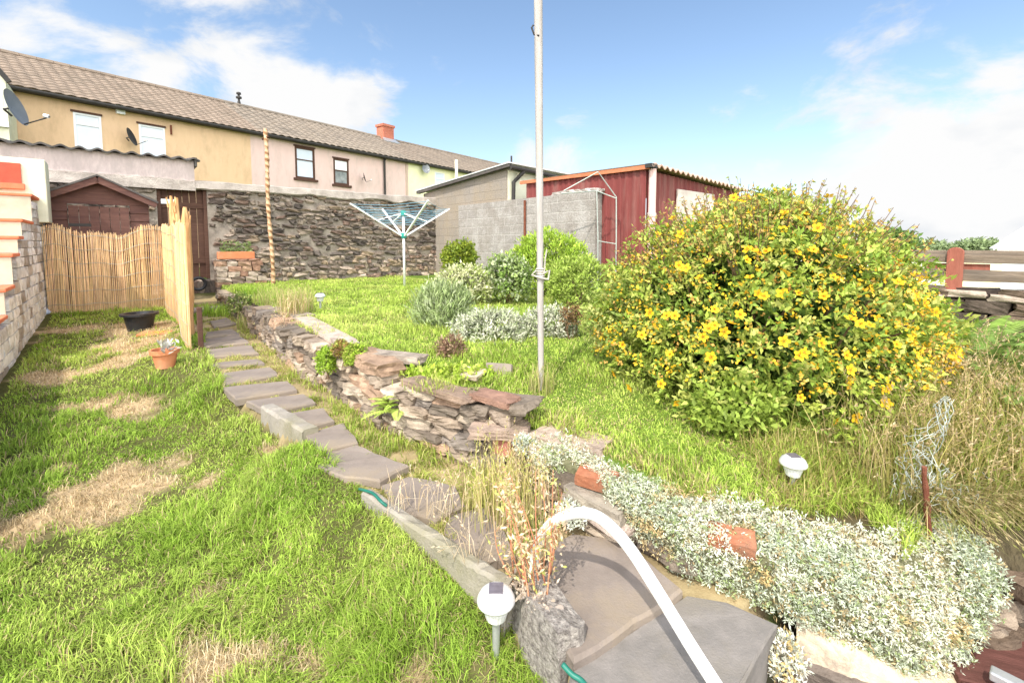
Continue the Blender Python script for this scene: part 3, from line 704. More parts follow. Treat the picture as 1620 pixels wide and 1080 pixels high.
for k in range(6): mb.box((-.41 + .137 * k + .004, -.03, .05), (-.41 + .137 * (k + 1) - .004, -.004, h_ - .14))
dd = mb.build('door', M['shedwood'], th)
for z in (h_ - .5, .4): mb = MB(); mb.box((-.41, -.036, z), (-.12, -.031, z + .05)); mb.build("hinge", M["gutter"], dd)
mb = MB(); mb.bar((-.08, -.05, .95), (-.08, -.05, 1.1), .02, .02, (0, 1, 0)); mb.build('handle', M['gutter'], dd)
mb = MB()
for s in (-1, 1):
    mb.bar((s * (hw + .12), -.14, h_ - .075), (0, -.14, az - .42 - .005), .025, .12, (0, 0, 1))
mb.build('bargeboard', M['shedwood'], th)
mb = MB()
for s in (-1, 1):
    sl = (az - ez) / hw
    mb.prism([(s * (hw + .14), -.17, h_ - .03 - .02), (0, -.17, az - .42 + .05), (0, -.17, az - .42 + .08), (s * (hw + .14), -.17, h_ + .01 - .02)], (0, .7, 0))
mb.build('roof', M['roofsheet'], th)

# ================================================================== LEFT WHITE WALL WITH STEPPED COPINGS
LW = Frame(G(0, 610, .2)[:2], AX)      # x up the garden, y to the left behind the face
sfar = LW.hit(73, 420)[0] + .25
steps = [(-3.2, LW.hit(3, 470)[1]), (LW.hit(3, 447)[0], 0), (LW.hit(15, 397)[0], 0), (LW.hit(25, 372)[0], 0), (LW.hit(31, 345)[0], 0), (LW.hit(48, 330)[0], 0)]
zs = [LW.hit(3, 455)[1] - .0, LW.hit(15, 400)[1], LW.hit(25, 372)[1], LW.hit(31, 345)[1], LW.hit(33, 298)[1], LW.hit(52, 300)[1] + .05]
xs_ = [-3.2] + [s_[0] for s_ in steps[1:]] + [sfar]
zs = [zs[0] - .28] + zs[:5]
zs[-1] = min(zs[-1], 2.35)
th = thing('painted_wall', 'white painted stone side wall with stepped red copings', 'wall', LW.loc, LW.rot)
mb = MB(); mbs = MB(); mbc = MB(); mbd = MB()
for k in range(len(xs_) - 1):
    a, e, zt_ = xs_[k], xs_[k + 1], zs[k]
    mb.box((a, .05, -.3), (e, .34, zt_ - .05))
    mbc.box((a - .035, -.03, zt_ - .05), (e - (.037 if k < len(xs_) - 2 else 0), .38, zt_ - .008))
    if k: mbd.box((a - .02, -.012, zs[k - 1] - .006), (a - .002, .36, zt_ - .052))
M['whitemortar'] = pm('grey_mortar', (.3, .27, .24), (.66, .62, .57), 7, .95, .7, 40)
mb.build('mortar_core', M['whitemortar'], th)
z = -.1
while z < max(zs):
    h = rng.uniform(.10, .155); x = xs_[0] + rng.uniform(-.2, 0)
    while x < sfar - .03:
        w = rng.uniform(.18, .46); cx = x + w / 2; zt_ = min(zs[max(0, min(len(zs) - 1, int(np.searchsorted(xs_, q) - 1)))] for q in (x - .01, x + w))
        if z + h < zt_ - .03:
            wh = np.array([.80, .79, .78]) if rng.random() > .2 else np.array([.46, .41, .36])
            stone(mbs, (cx, .06, z + h / 2), (w * .97, .14, h * .93), np.eye(3), wh * (.75 + .35 * fbm(cx, z, 1.2, 15)), 3, .12, .07)
        x += w
    z += h
M['whitestone'] = pm('whitewashed_stone', (.92, .92, .92), (1.36, 1.36, 1.36), 7, .9, .7, 45, attr=True, spec=.15, stain=(.6, .55, .5), bdist=.015, stain_scale=4)
mbs.build('stonework', M['whitestone'], th); mbc.build('coping', M['coping'], th, bevel=.01); mbd.build('step_face', pm('cream_step', (.50, .46, .34), (.60, .56, .43), 5, .9, .3, 60, stain=(.42, .38, .29)), th)
# cream pier with red panel behind
CP = Frame(LW.w(sfar - .9, .45, 0)[:2], BX)
a0 = CP.hit(-60, 300)[0]; a1 = CP.hit(74, 300)[0]; pz = CP.hit(60, 252)[1]; p0 = CP.hit(34, 280)
th = thing('cream_pier', 'cream rendered garden pier with a red painted panel', 'pier', CP.w((a0 + a1) / 2, 0, 0), CP.rot)
off = (a0 + a1) / 2
mb = MB(); mb.box((a0 - off, 0, CP.hit(74, 352)[1]), (a1 - off, .5, pz)); mb.build('pier_body', M['cream'], th, bevel=.015)
mb = MB(); mb.box((a0 - off, -.03, CP.hit(20, 290)[1]), (p0[0] - off, -.002, CP.hit(20, 258)[1])); mb.build('panel', M['redpaint'], th)
mb = MB(); mb.box((a0 - off, -.09, CP.hit(20, 299)[1]), (p0[0] - off + .03, -.002, CP.hit(20, 290)[1] - .003)); mb.build('panel_sill', M['coping'], th)

# ================================================================== TERRACE HOUSES
T = Frame((-14.67, 15.7), (530 / 720, 1))
ez = T.hit(137, 158)[1]
rdz, rdy = 1.9, 3.5
sA, sB, sC, sD = T.hit(8, 150)[0], T.hit(396, 220)[0], T.hit(646, 270)[0], T.hit(646, 270)[0] + 14
def tile_roof(x0, x1, period, amp, courses, c=(1, 1, 1)):
    mb = MB(); y0, z0, y1, z1 = -.28, ez - .08, rdy, ez + rdz
    xs = np.arange(x0, x1 + .001, period / 6); Gd = []; Cc = []
    for k in range(courses):
        for t, lift in ((0, .035), (.98, 0)):
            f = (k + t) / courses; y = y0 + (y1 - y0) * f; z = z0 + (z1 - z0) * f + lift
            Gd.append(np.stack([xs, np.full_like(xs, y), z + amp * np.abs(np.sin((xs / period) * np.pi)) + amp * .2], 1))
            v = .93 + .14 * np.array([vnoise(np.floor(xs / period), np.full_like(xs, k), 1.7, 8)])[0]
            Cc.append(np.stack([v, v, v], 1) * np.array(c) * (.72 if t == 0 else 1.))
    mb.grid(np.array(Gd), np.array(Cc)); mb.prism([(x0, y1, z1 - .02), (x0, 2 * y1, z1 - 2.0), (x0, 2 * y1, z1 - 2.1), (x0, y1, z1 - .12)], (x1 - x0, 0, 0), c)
    for x in np.arange(x0, x1 - .05, .45):
        mb.lathe([(.0, -.22), (.11, -.22), (.115, .22), (0, .22)], (x + .22, y1, z1 + .03), 8, np.array(c) * .9, [[0, 0, 1], [0, 1, 0], [1, 0, 0]])
    return mb
def window(th, name, s0, s1, z0, z1, frame, pane, bars=(.7,), sill=True, lintel=None, vbar=False, fw=.06):
    mb = MB(); y = -.012
    mb.box((s0, y, z0), (s0 + fw, .1, z1)); mb.box((s1 - fw, y, z0), (s1, .1, z1)); mb.box((s0 + fw, y, z0), (s1 - fw, .1, z0 + fw)); mb.box((s0 + fw, y, z1 - fw), (s1 - fw, .1, z1))
    for b_ in bars: zz = z0 + (z1 - z0) * b_; mb.box((s0 + fw, y + .004, zz - .025), (s1 - fw, .1, zz + .025))
    w = mb.build('window', frame, th)
    mb = MB(); mb.box((s0 + fw * .5, .03, z0 + fw * .5), (s1 - fw * .5, .04, z1 - fw * .5)); mb.build('pane', pane, w)
    if sill: mb = MB(); mb.box((s0 - .1, -.11, z0 - .11), (s1 + .1, -.002, z0 - .002)); mb.build('sill', M['brownwood'] if frame is M['brownwood'] else M['white'], w)
    if lintel: mb = MB(); mb.box((s0 - .06, -.05, z1 + .003), (s1 + .03, -.002, z1 + .07)); mb.build('lintel', lintel, w)
    return w
def wallmesh(x0, x1, z1, openings):
    """front wall 0.25 thick with real window openings"""
    mb = MB(); xs = sorted({x0, x1, *[o[0] for o in openings], *[o[1] for o in openings]})
    for a, e in zip(xs[:-1], xs[1:]):
        op = [o for o in openings if o[0] <= a + 1e-6 and o[1] >= e - 1e-6]
        if op: mb.box((a, 0, 0), (e, .25, op[0][2])); mb.box((a, 0, op[0][3]), (e, .25, z1))
        else: mb.box((a, 0, 0), (e, .25, z1))
    return mb
def gutter(th, x0, x1):
    mb = MB(); mb.tube([(x0, -.31, ez - .12), (x1, -.31, ez - .12)], .06, 8); mb.box((x0, -.24, ez - .16), (x1, -.003, ez - .11)); mb.build('gutter', M['gutter'], th)
def wpx(u0, u1, v0, v1):
    a, zt_ = T.hit(u0, v0); e, _ = T.hit(u1, v0); _, zb = T.hit(u0, v1); return a, e, zb, zt_
# ochre house
w1 = wpx(115, 159, 177, 240); w2 = wpx(219, 260, 196, 258)
th = thing('terraced_house', 'ochre rendered terraced house with two white windows', 'house', T.loc, T.rot, 'terraced houses behind the garden')
wallmesh(sA, sB, ez - .1, [w1, w2]).build('wall', M['ochre'], th)
mb = MB(); mb.box((sA, .25, 0), (sA + .2, 6.8, ez)); mb.build('side_wall', M['ochre'], th)
for w_ in (w1, w2): window(th, 'window', *w_, M['white'], M['pane'], (.72,), True, M['brownwood'])
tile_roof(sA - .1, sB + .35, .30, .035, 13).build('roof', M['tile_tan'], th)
gutter(th, sA, sB)
a_, z_ = T.hit(189, 174); mb = MB(); mb.prism([(a_ - .12, -.12, z_ - .16), (a_ + .14, -.12, z_ - .16), (a_ + .14, -.12, z_ + .16), (a_ - .12, -.12, z_ + .16)], (0, .118, 0)); mb.build('alarm_box', M['white'], th, bevel=.02)
a_, z_ = T.hit(270, 207); mb = MB(); mb.bar((a_, -.05, z_ - .15), (a_, -.05, z_ + .2), .05, .05, (0, 1, 0)); mb.build('wall_bracket', M['rust'], th)
p = HIT(378, 160, T.w(0, rdy, 0)[:2], T.y); a_ = float(np.dot(p[:2] - T.o, T.x)); zr = ez + rdz
mb = MB(); mb.lathe([(.0, 0), (.09, 0), (.07, .22), (.05, .24), (.05, .36), (.13, .38), (.13, .46), (.05, .48), (.05, .56), (.11, .58), (.1, .66), (0, .7)], (a_, rdy, zr), 10); mb.build('roof_finial', M['gutter'], th)
# pink house
w1 = wpx(466, 497, 231, 281); w2 = wpx(527, 551, 250, 291)
th = thing('terraced_house', 'pink rendered terraced house with brown framed windows and brick chimney', 'house', T.w(sB, 0, 0), T.rot, 'terraced houses behind the garden')
def off_(w_, d): return (w_[0] - d, w_[1] - d, w_[2], w_[3])
wallmesh(0, sC - sB, ez - .1, [off_(w1, sB), off_(w2, sB)]).build('wall', M['pink'], th)
window(th, 'window', *off_(w1, sB), M['brownwood'], M['pane'], (.6,), True, M['brownwood'], fw=.09)
w_ = window(th, 'window', *off_(w2, sB), M['brownwood'], M['darkpane'], (.55,), True, M['brownwood'], fw=.09)
aa = off_(w2, sB); zz = aa[2] + (aa[3] - aa[2]) * .55
mb = MB(); mb.box((aa[0] + .08, .01, zz + .03), (aa[1] - .08, .028, aa[3] - .08)); mb.build('upper_sash', M['white'], w_)
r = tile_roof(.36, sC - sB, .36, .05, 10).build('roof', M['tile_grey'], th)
gutter(th, 0, sC - sB)
a_ = T.hit(606, 255)[0] - sB; mb = MB(); mb.tube([(a_, -.12, ez - .15), (a_, -.12, .5)], .06, 8); mb.tube([(a_, -.3, ez - .12), (a_, -.12, ez - .3)], .05, 8); mb.build('downpipe', M['gutter'], th)
a_ = T.hit(643, 262)[0] - sB; mb = MB(); mb.box((a_ - .08, -.03, .5), (a_ + .06, -.002, ez - .17)); mb.build('corner_pilaster', pm('tan_strip', (.5, .37, .28), (.58, .44, .34), 4), th)
p = HIT(609, 214, T.w(0, rdy, 0)[:2], T.y); a_ = float(np.dot(p[:2] - T.o, T.x)) - sB; zr = ez + rdz
mb = MB(); mb.box((a_ - .42, rdy - .38, zr - .6), (a_ + .42, rdy + .3, zr + .72)); mb.box((a_ - .48, rdy - .44, zr + .721), (a_ + .48, rdy + .36, zr + .87)); ch = mb.build('chimney', M['chimneybrick'], th)
mb = MB(); mb.prism([(a_ - .62, rdy - .75, zr - .33), (a_ + .62, rdy - .75, zr - .33), (a_ + .5, rdy - .385, zr - .05), (a_ - .5, rdy - .385, zr - .05)], (0, -.01, .05)); mb.build('flashing', M['metal'], ch)
# pale yellow house
w1 = wpx(688, 703, 272, 292)
th = thing('terraced_house', 'pale yellow terraced house at the far end of the row', 'house', T.w(sC, 0, 0), T.rot, 'terraced houses behind the garden')
wallmesh(0, 14, ez - .1, [off_(w1, sC)]).build('wall', M['yellow'], th); window(th, 'window', *off_(w1, sC), M['white'], M['pane'], (.5,), False, None)
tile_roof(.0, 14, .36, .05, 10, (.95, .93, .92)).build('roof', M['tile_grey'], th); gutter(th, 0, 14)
a_ = T.hit(715, 270)[0] - sC; zt_ = T.hit(715, 254)[1]; mb = MB(); mb.tube([(a_, -.4, .5), (a_, -.4, zt_)], .10, 8); mb.build('vent_pipe', M['cream'], th)
# house at far left edge
LB = Frame(HIT(14, 200, T.w(0, -1.6, 0)[:2], T.y)[:2], BX)
zc = LB.hit(14, 128)[1]
th = thing('rear_wing', 'pale cream rear wing with white window at the left edge', 'house', LB.loc, LB.rot)
mb = MB(); mb.prism([(0, 0, 0), (0, 0, zc), (-1.1, 0, zc + 1.75), (-3.2, 0, zc + .2), (-3.2, 0, 0)], (0, 1.55, 0)); mb.build('wall', M['cream'], th)
mb = MB()
mb.bar((.08, -.05, zc - .05), (-1.1, -.05, zc + 1.80), .1, .12); mb.bar((-1.1, -.05, zc + 1.80), (-3.4, -.05, zc + .1), .1, .12); mb.build('verge', M['gutter'], th)
a_, z_ = LB.hit(3, 150); z2 = LB.hit(3, 195)[1]; window(th, 'window', a_ - .9, a_, z2, z_, M['white'], M['pane'], (.7,), True)

# satellite dishes
def dish(label, Pc, rad, face, m, bx):
    """Pc centre; face: direction the bowl looks to"""
    th = thing('satellite_dish', label, 'satellite dish', Pc, 0, 'satellite dishes on the terrace')
    f = nrm(np.array(face, float)); s = nrm(np.cross(f, (0, 0, 1))); u_ = np.cross(s, f); mb = MB(); K = 24
    ring = [[(s * math.cos(a) * .92 + u_ * math.sin(a)) * rad * q + f * rad * .22 * (q * q - 1) for a in np.linspace(0, 2 * math.pi, K + 1)] for q in (0.02, .3, .6, .85, 1)]
    mb.grid(ring); mb.build('bowl', m, th, smooth_=True)
    mb = MB(); e = f * rad * 1.25 - u_ * rad * .75; mb.tube([-u_ * rad * .95, e], rad * .035, 6); mb.tube([-f * rad * .22, -f * rad * .55, np.array(bx, float)], rad * .06, 6); mb.build('arm', M['gutter'], th)
    mb = MB(); mb.tube([e - f * rad * .05 + u_ * rad * .02, e + u_ * rad * .12 - f * rad * .25], rad * .11, 8); mb.build('receiver', M['whiteplastic'], th)
    return th
dish('large grey satellite dish at the left edge above the lean-to', AT(26, 170, 10.4), .40, (.95, .40, .30), M['dish'], (-.45, .3, -.1))
p = T.hit(203, 219); dish('small dark satellite dish between the ochre house windows', T.w(p[0], -.42, p[1]), .32, (.9, .3, .3), M['gutter'], (-.28, .2, -.1))
p = T.hit(570, 282); dish('small black satellite dish right of the pink house windows', T.w(p[0], -.4, p[1]), .26, (.9, .3, .25), M['gutter'], (-.2, .3, -.1))
p = T.hit(667, 268); dish('tiny satellite dish on the pale yellow house', T.w(p[0], -.4, p[1]), .28, (.6, -.8, .2), M['dish'], (-.2, .3, -.1))

# ================================================================== BLOCK OUTBUILDING + WALL, RED SHED
OB = Frame((-2.375, 14.25), -AX)       # x toward the viewer, y away to the right
sA_, zA = OB.hit(670, 304); sF, zF = OB.hit(803, 263)
th = thing('block_outbuilding', 'weathered concrete block outbuilding with sloping roof edge', 'outbuilding', OB.loc, OB.rot)
yR = OB.hitx(893, 300, sF)[0]
mb = MB(); mb.prism([(sA_, 0, 0), (sF, 0, 0), (sF, 0, zF - .06), (sA_, 0, zA - .06)], (0, .2, 0)); mb.build('side_wall', M['blockdark'], th)
mb = MB(); mb.prism([(sF + .003, 0.003, 0), (sF + .003, yR, 0), (sF + .003, yR, zF - .22), (sF + .003, 0.003, zF - .09)], (-.2, 0, 0)); mb.build('front_wall', M['cream'], th)
mb = MB()
mb.prism([(sA_ - .2, -.15, zA - .05), (sF + .22, -.15, zF - .05), (sF + .22, -.15, zF + .03), (sA_ - .2, -.15, zA + .03)], (0, .12, 0)); mb.build('fascia', M['roofsheet'], th)
mb = MB(); mb.prism([(sA_ - .2, -.17, zA + .032), (sF + .25, -.17, zF + .032), (sF + .25, -.17, zF + .06), (sA_ - .2, -.17, zA + .06)], (0, yR + .4, -.08)); mb.build('roof', M['greyroof'], th)
mb = MB(); mb.tube([(sF + .24, -.1, zF - .06), (sF + .24, yR + .1, zF - .18)], .055, 8); mb.tube([(sF + .24, .35, zF - .12), (sF + .1, .12, zF - .4), (sF + .08, .12, zF - 1.)], .05, 8); mb.build('gutter', M['gutter'], th)
mb = MB(); mb.tube([(sF - .2, .3, zF), (sF - .2, .3, zF + .32)], .025, 6); mb.build('roof_spike', M['gutter'], th)
# block yard wall
ft = OB.hit(728, 326)[0]; fe_, fz = OB.hit(945, 302); g0 = OB.hit(876, 310)[0]
th = thing('block_wall', 'grey concrete block wall with pale mortar behind the shrubs', 'block wall', OB.w((ft + fe_) / 2, 0, 0), OB.rot)
o_ = (ft + fe_) / 2
mb = MB(); mb.box((ft - o_, -.06, 0), (fe_ - o_, -.005, fz)); mb.box((sF + .03 - o_, -.004, 0), (fe_ - o_, .16, fz)); mb.build('blockwork', M['blockwall'], th)
mb = MB()
for k in range(9):
    x = g0 - o_ + (fe_ - g0) * k / 9; stone(mb, (x + .1, .05, fz + .03 + rng.normal(0, .01)), (.24, .2, .07), np.eye(3), random.choice([(.45, .42, .4), (.3, .27, .25), (.6, .58, .55)]), 4, .15, .1)
mb.build('broken_coping', M['stone'], th)
a_ = OB.hit(835, 370)[0] - o_; mb = MB(); mb.tube([(a_, -.1, .6), (a_, -.1, fz - .05)], .03, 8); mb.build('rusty_pipe', M['rust'], th)

# red corrugated shed
RS = Frame(AT(1022, 300, 8.8)[:2], -AX)   # corner at origin; left face runs to -x, right face to +y
zk = RS.hit(1022, 264)[1]; xl, zl_ = RS.hit(882, 280); yr, zr_ = RS.hitx(1157, 300)
th = thing('corrugated_shed', 'dark red corrugated metal shed with orange roof trim', 'shed', RS.loc, RS.rot)
def corr(p0, d, nrm_, L, z0, ztop, period=.17, amp=.022):
    mb = MB(); Gd = []; t = 0.
    prof = [(0, 0), (.30, 0), (.42, 1), (.72, 1), (.84, 0), (1, 0)]
    k = int(L / period)
    for i in range(k):
        for f, h in prof[:-1]:
            s = (i + f) * period; zt_ = ztop(s / L)
            q = np.array(p0) + np.array(d) * s + np.array(nrm_) * h * amp
            Gd.append([(q[0], q[1], z0), (q[0], q[1], zt_)])
    mb.grid(Gd); return mb
corr((0, 0, 0), (-1, 0, 0), (0, -1, 0), -xl + 1.2, 0, lambda f: zk - .04 + (zl_ - zk) * f).build('left_cladding', M['redsheet'], th)
corr((0, 0.02, 0), (0, 1, 0), (1, 0, 0), yr + .5, 0, lambda f: zk - .06 + (zr_ - zk) * f).build('right_cladding', M['redsheet'], th)
mb = MB(); mb.bar((.1, -.06, zk - .02), (xl - 1.2, -.06, zl_ - .02), .05, .075); mb.build('roof_trim', M['orangesheet'], th)
Gd = []
for y in np.arange(-.1, yr + .6, .02):
    f = y / yr; z = zk + .03 + (zr_ - zk) * f + .03 * math.sin(y * 2 * math.pi / .2); Gd.append([(.18, y, z), (-1, y, z + .02), (-3, y, z + .04)])
mb = MB(); Gd = np.array(Gd); mb.grid(Gd); g2 = Gd.copy(); g2[..., 2] -= .03; mb.grid(np.stack([Gd[:, 0], g2[:, 0]], 1)); mb.build('corrugated_roof', pm('rusty_roof', (.36, .2, .13), (.6, .46, .38), 6, .85, .2, 30), th, smooth_=True)
mb = MB(); mb.box((.05, -.13, zk - .04), (.18, .1, zk + .035)); mb.build('corner_bracket', M['gutter'], th)
mb = MB(); mb.tube([(.1, .06, zk - .05), (.1, .06, .4)], .07, 10); mb.tube([(.1, .06, zk - .95), (.1, .06, zk - .87)], .085, 10); mb.build('downpipe', M['pinkpipe'], th)
y0 = RS.hitx(1070, 320, .03)[0]; y1 = RS.hitx(1128, 310, .03)[0]; zt_ = RS.hitx(1075, 300, .03)[1]; mb = MB(); mb.box((.03, y0, 1.2), (.06, y1, zt_)); mb.build('board_patch', M['ply'], th)
# metal frame leaning before the red shed
P_ = [AT(u, v, 8.9) for u, v in [(892, 302), (946, 272), (975, 312), (975, 376), (946, 378), (944, 302), (975, 314)]]
th = thing('metal_trellis', 'grey tubular trellis standing before the red shed', 'trellis', (P_[4][0], P_[4][1], .7))
mb = MB(); mb.tube([P_[0], P_[1], P_[2], P_[3]], .013, 6); mb.tube([P_[4], P_[5]], .012, 6); mb.tube([P_[0] + np.array([0, .5, 0]), P_[5], P_[6]], .012, 6); mb.tube([(P_[4] + P_[5]) / 2 + np.array([0, 0, -.5]), (P_[3] + P_[6]) / 2 + np.array([0, 0, -.5])], .01, 6)
mb.tube([P_[3], P_[3] * np.array([1, 1, 0]) + np.array([0, 0, .68])], .013, 6); mb.tube([P_[4], P_[4] * np.array([1, 1, 0]) + np.array([0, 0, .68])], .012, 6)
mb.build('tube_frame', M['wire'], th, world=True)

# ================================================================== REED SCREENS
def reed(name, label, p, q, zb0, zb1, ztop, n, wob, skip=None):
    p = np.array(p[:2]); q = np.array(q[:2]); d = q - p; L = np.linalg.norm(d); d = d / L; nn = np.array([d[1], -d[0]])
    th = thing(name, label, 'reed screen', (*p, zb0)); mb = MB()
    for i in range(n):
        f = (i + rng.uniform(-.3, .3)) / n; o_ = nn * (rng.normal(0, .006) + .03 * math.sin(f * 9)); b_ = p + d * L * f + o_; lx = d * rng.normal(0, .012)
        zt_ = ztop(f) + rng.normal(0, .018) ; zb = zb0 + (zb1 - zb0) * f - .05; r_ = L / n * rng.uniform(.45, .75)
        c = np.array([1.06, 1, .94]) * rng.uniform(.84, 1.22) * np.array([1, rng.uniform(.93, 1.03), rng.uniform(.82, 1.05)])
        mid = b_ + lx * .5 + nn * rng.normal(0, .004)
        pts = [(*b_, zb), (*mid, (zb + zt_) / 2), (*(b_ + lx), zt_)]
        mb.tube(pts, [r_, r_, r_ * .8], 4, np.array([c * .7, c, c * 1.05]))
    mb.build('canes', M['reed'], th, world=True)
    mb = MB()
    for z in np.linspace(.12, .95, 6):
        mb.tube([(*(p + d * L * f + nn * (.016 + .03 * math.sin(f * 9))), zb0 + (zb1 - zb0) * f + (ztop(f) - zb0) * z + .01 * math.sin(f * 20)) for f in np.linspace(0, 1, 24)], .003, 4)
    mb.build('binding_wire', M['wire'], th, world=True)
    return th
A_ = np.array([-7.62, 7.42]); B_ = np.array([-6.36, 8.3]); C_ = np.array([-3.62, 5.08])
reed('reed_screen', 'wavy topped reed screen panel in front of the brown shed', A_, B_, .40, .42, lambda f: 1.82 + .06 * math.sin(f * 7 + 1.2) + .03 * math.sin(f * 17) - .02 * f + (.08 if f > .6 else 0) * (f - .6) * 2, 230, .02)
reed('reed_screen', 'narrow reed screen panel seen edge on beside the path', B_ + np.array([.02, .0]), C_, .42, .28, lambda f: 1.90 - .09 * f + .02 * math.sin(f * 30), 380, .02)
for lab, f, zt_, r_, jag in [('orange timber post rising jagged from the reed corner', .30, 2.36, .05, .06), ('broken topped orange post behind the reed panel', .52, 2.26, .045, .1), ('tall ragged orange post nearest the back door', .78, 2.06, .05, .05), ]:
    p = B_ + (C_ - B_) * f + BX * .075
    zg = float(Hg(np.array([p[0]]), np.array([p[1]]))[0]); mb = MB(); k = 9; zsx = np.linspace(zg - .2, zt_, k)
    pts = [(p[0] + rng.normal(0, .006), p[1] + rng.normal(0, .006), z) for z in zsx]
    rr = r_ * (1 + .15 * rng.normal(size=k)); rr[-1] *= .5; rr[-2] *= .85
    mb.tube(pts, rr, 7); 
    for q in range(5):
        a = rng.uniform(0, 6.28); z0 = zt_ - rng.uniform(.1, .45); mb.tube([(p[0] + math.cos(a) * r_ * .7, p[1] + math.sin(a) * r_ * .7, z0), (p[0] + math.cos(a) * r_ * 1.25, p[1] + math.sin(a) * r_ * 1.25, z0 + .16)], [.02, .006], 5)
    tag(mb.build('post_or_shade_strip', M['orangewood'], loc=(p[0], p[1], zg)), lab, 'post', 'orange posts of the reed screen')
p = C_ + np.array([.04, -.02]); mb = MB(); mb.box((-.025, -.025, -.2), (.025, .025, .6)); o = mb.build('post_or_shade_strip', M['brownwood'], bevel=.006); o.location = (p[0] + .04, p[1] + .05, .28); o.rotation_euler = (0, 0, .7)  # dark strip modelled for the shaded side of the reed edge
tag(o, 'dark upright strip standing in for shade behind the near edge of the reed panel', 'post')

# ================================================================== POTS
def pot(name, label, p, prof, m, soilz, soilr):
    th = thing(name, label, 'plant pot', p); prof = [(a * .7, b_ * .75) for a, b_ in prof]; soilz *= .75; soilr *= .7
    mb = MB(); mb.lathe(prof, k=28); mb.build('pot_body', m, th, smooth_=False)
    mb = MB(); mb.lathe([(0.001, soilz), (soilr, soilz - .004)], k=20); mb.build('soil', M['soil'], th); return th
p = GH(262, 581); tp = pot('plant_pot', 'round terracotta pot standing on the grass by the reed post', p, [(.0, 0), (.11, 0), (.15, .19), (.172, .19), (.178, .245), (.155, .245), (.15, .2), (.0, .2)], M['terracotta'], .205, .149)
p = GH(222, 522); pot('plant_pot', 'broad black plastic tub tipped at the foot of the reed screen', p, [(.0, 0), (.2, 0), (.26, .28), (.32, .29), (.32, .33), (.25, .33), (.22, .25), (0, .25)], M['black'], .255, .22)
p = GH(245, 528); loose('brick', 'flat terracotta tile lying behind the terracotta pot', p, (.36, .16, .04), .1, .1, M['terracotta'])
p = G(72, 499, .42); mb = MB(); mb.lathe([(0, 0), (.06, .02), (.075, .06), (.05, .1), (0, .115)], tuple(p)); tag(mb.build('ball', pm('pale_blue', (.45, .55, .75), (.6, .68, .82), 5, .5, 0), loc=tuple(p), smooth_=True), 'small pale blue ball beside the white wall corner', 'ball')
P = SW.w(SW.hit(368, 405)[0], -.42, 0); th = thing('planter', 'orange terracotta trough on a low stone plinth by the wall', 'planter', P, SW.rot); zb = SW.hit(345, 410, -.42)[1]; mb = MB()
hw = .36; mb.box((-hw, -.1, zb), (hw, .1, zb + .16)); mb.build('trough', M['terracotta'], th, bevel=.012)
mb = MB()
z = .4
while z < zb - .02:
    h = rng.uniform(.09, .13); h = min(h, zb - z); x = -.42
    while x < .4:
        w = rng.uniform(.14, .3); stone(mb, (x + w / 2, 0, z + h / 2), (w * .96, .34, h * .97), np.eye(3), random.choice([(.36, .22, .16), (.42, .28, .2), (.32, .25, .2), (.5, .42, .35), (.26, .2, .17)]), 3, .12, .08); x += w
    z += h
mb.build('plinth', M['stone'], th)
n = 260; Pp = np.c_[rng.uniform(-.3, .3, n), rng.uniform(-.07, .07, n), zb + .16 + rng.random(n) ** 2 * .22]; Pw = np.array([SW.w(0, 0, 0) * 0 + np.array([P[0], P[1], 0]) + np.array([SW.x[0] * a + SW.y[0] * b_, SW.x[1] * a + SW.y[1] * b_, z]) for a, b_, z in Pp])
leaves('foliage', Pw, rand_dirs(n) + np.array([0, 0, .8]), rand_dirs(n), .07, .03, pick([(.22, .33, .09), (.32, .38, .16), (.2, .26, .1)], n), M['leaf'], th)
# white scrap in pot + twigs
n = 60; q = GH(262, 584) + np.array([0, 0, .15]); P = q + np.c_[rng.normal(0, .035, (n, 2)), rng.uniform(0, .12, n)]; P[:, 0] += .03
leaves('withered_plant', P, rand_dirs(n) + np.array([0, 0, 1]), rand_dirs(n), .06, .025, pick([(.6, .58, .5), (.4, .36, .3), (.75, .74, .7)], n), M['leaf'], tp)

# ================================================================== POLES, DRYER, LIGHTS, RAIL
pb = G(856, 612, .61); th = thing('clothes_pole', 'tall weathered white pole standing on the upper slope', 'pole', pb)
tp_ = AT(850.5, -130, pb[1]); mb = MB(); k = 24; pts = np.array([pb + (tp_ - pb) * t for t in np.linspace(-.06, 1, k)]); mb.tube(pts, np.linspace(.019, .030, k), 12); mb.build('shaft', M['pole'], th, world=True, smooth_=True)
q = AT(845, 42, pb[1]); mb = MB(); mb.tube([AT(852, 60, pb[1]) + np.array([0, -.03, 0]), AT(845, 55, pb[1]), AT(841, 44, pb[1]), AT(844, 40, pb[1])], .006, 6); mb.build('cleat_hook', M['gutter'], th, world=True)
q = AT(855, 432, pb[1]); mb = MB()
for k in range(4): mb.lathe([(.026, -.008), (.034, 0), (.026, .008)], q + np.array([0, 0, k * .016 - .02]), 12)
mb.tube([q + np.array([.02, -.02, .0]), q + np.array([.06, -.03, .02]), q + np.array([.05, -.035, -.04]), q + np.array([.0, -.035, -.03]), q + np.array([-.06, -.03, -.01]), q + np.array([-.03, -.035, .02])], .008, 6)
mb.tube([q + np.array([.025, -.02, 0]), q + np.array([.03, -.03, .1]), q + np.array([.04, -.03, .16])], .005, 6); mb.build('rope_knot', pm('old_rope', (.35, .32, .28), (.5, .46, .4), 20, .9, .6, 80), th, world=True)

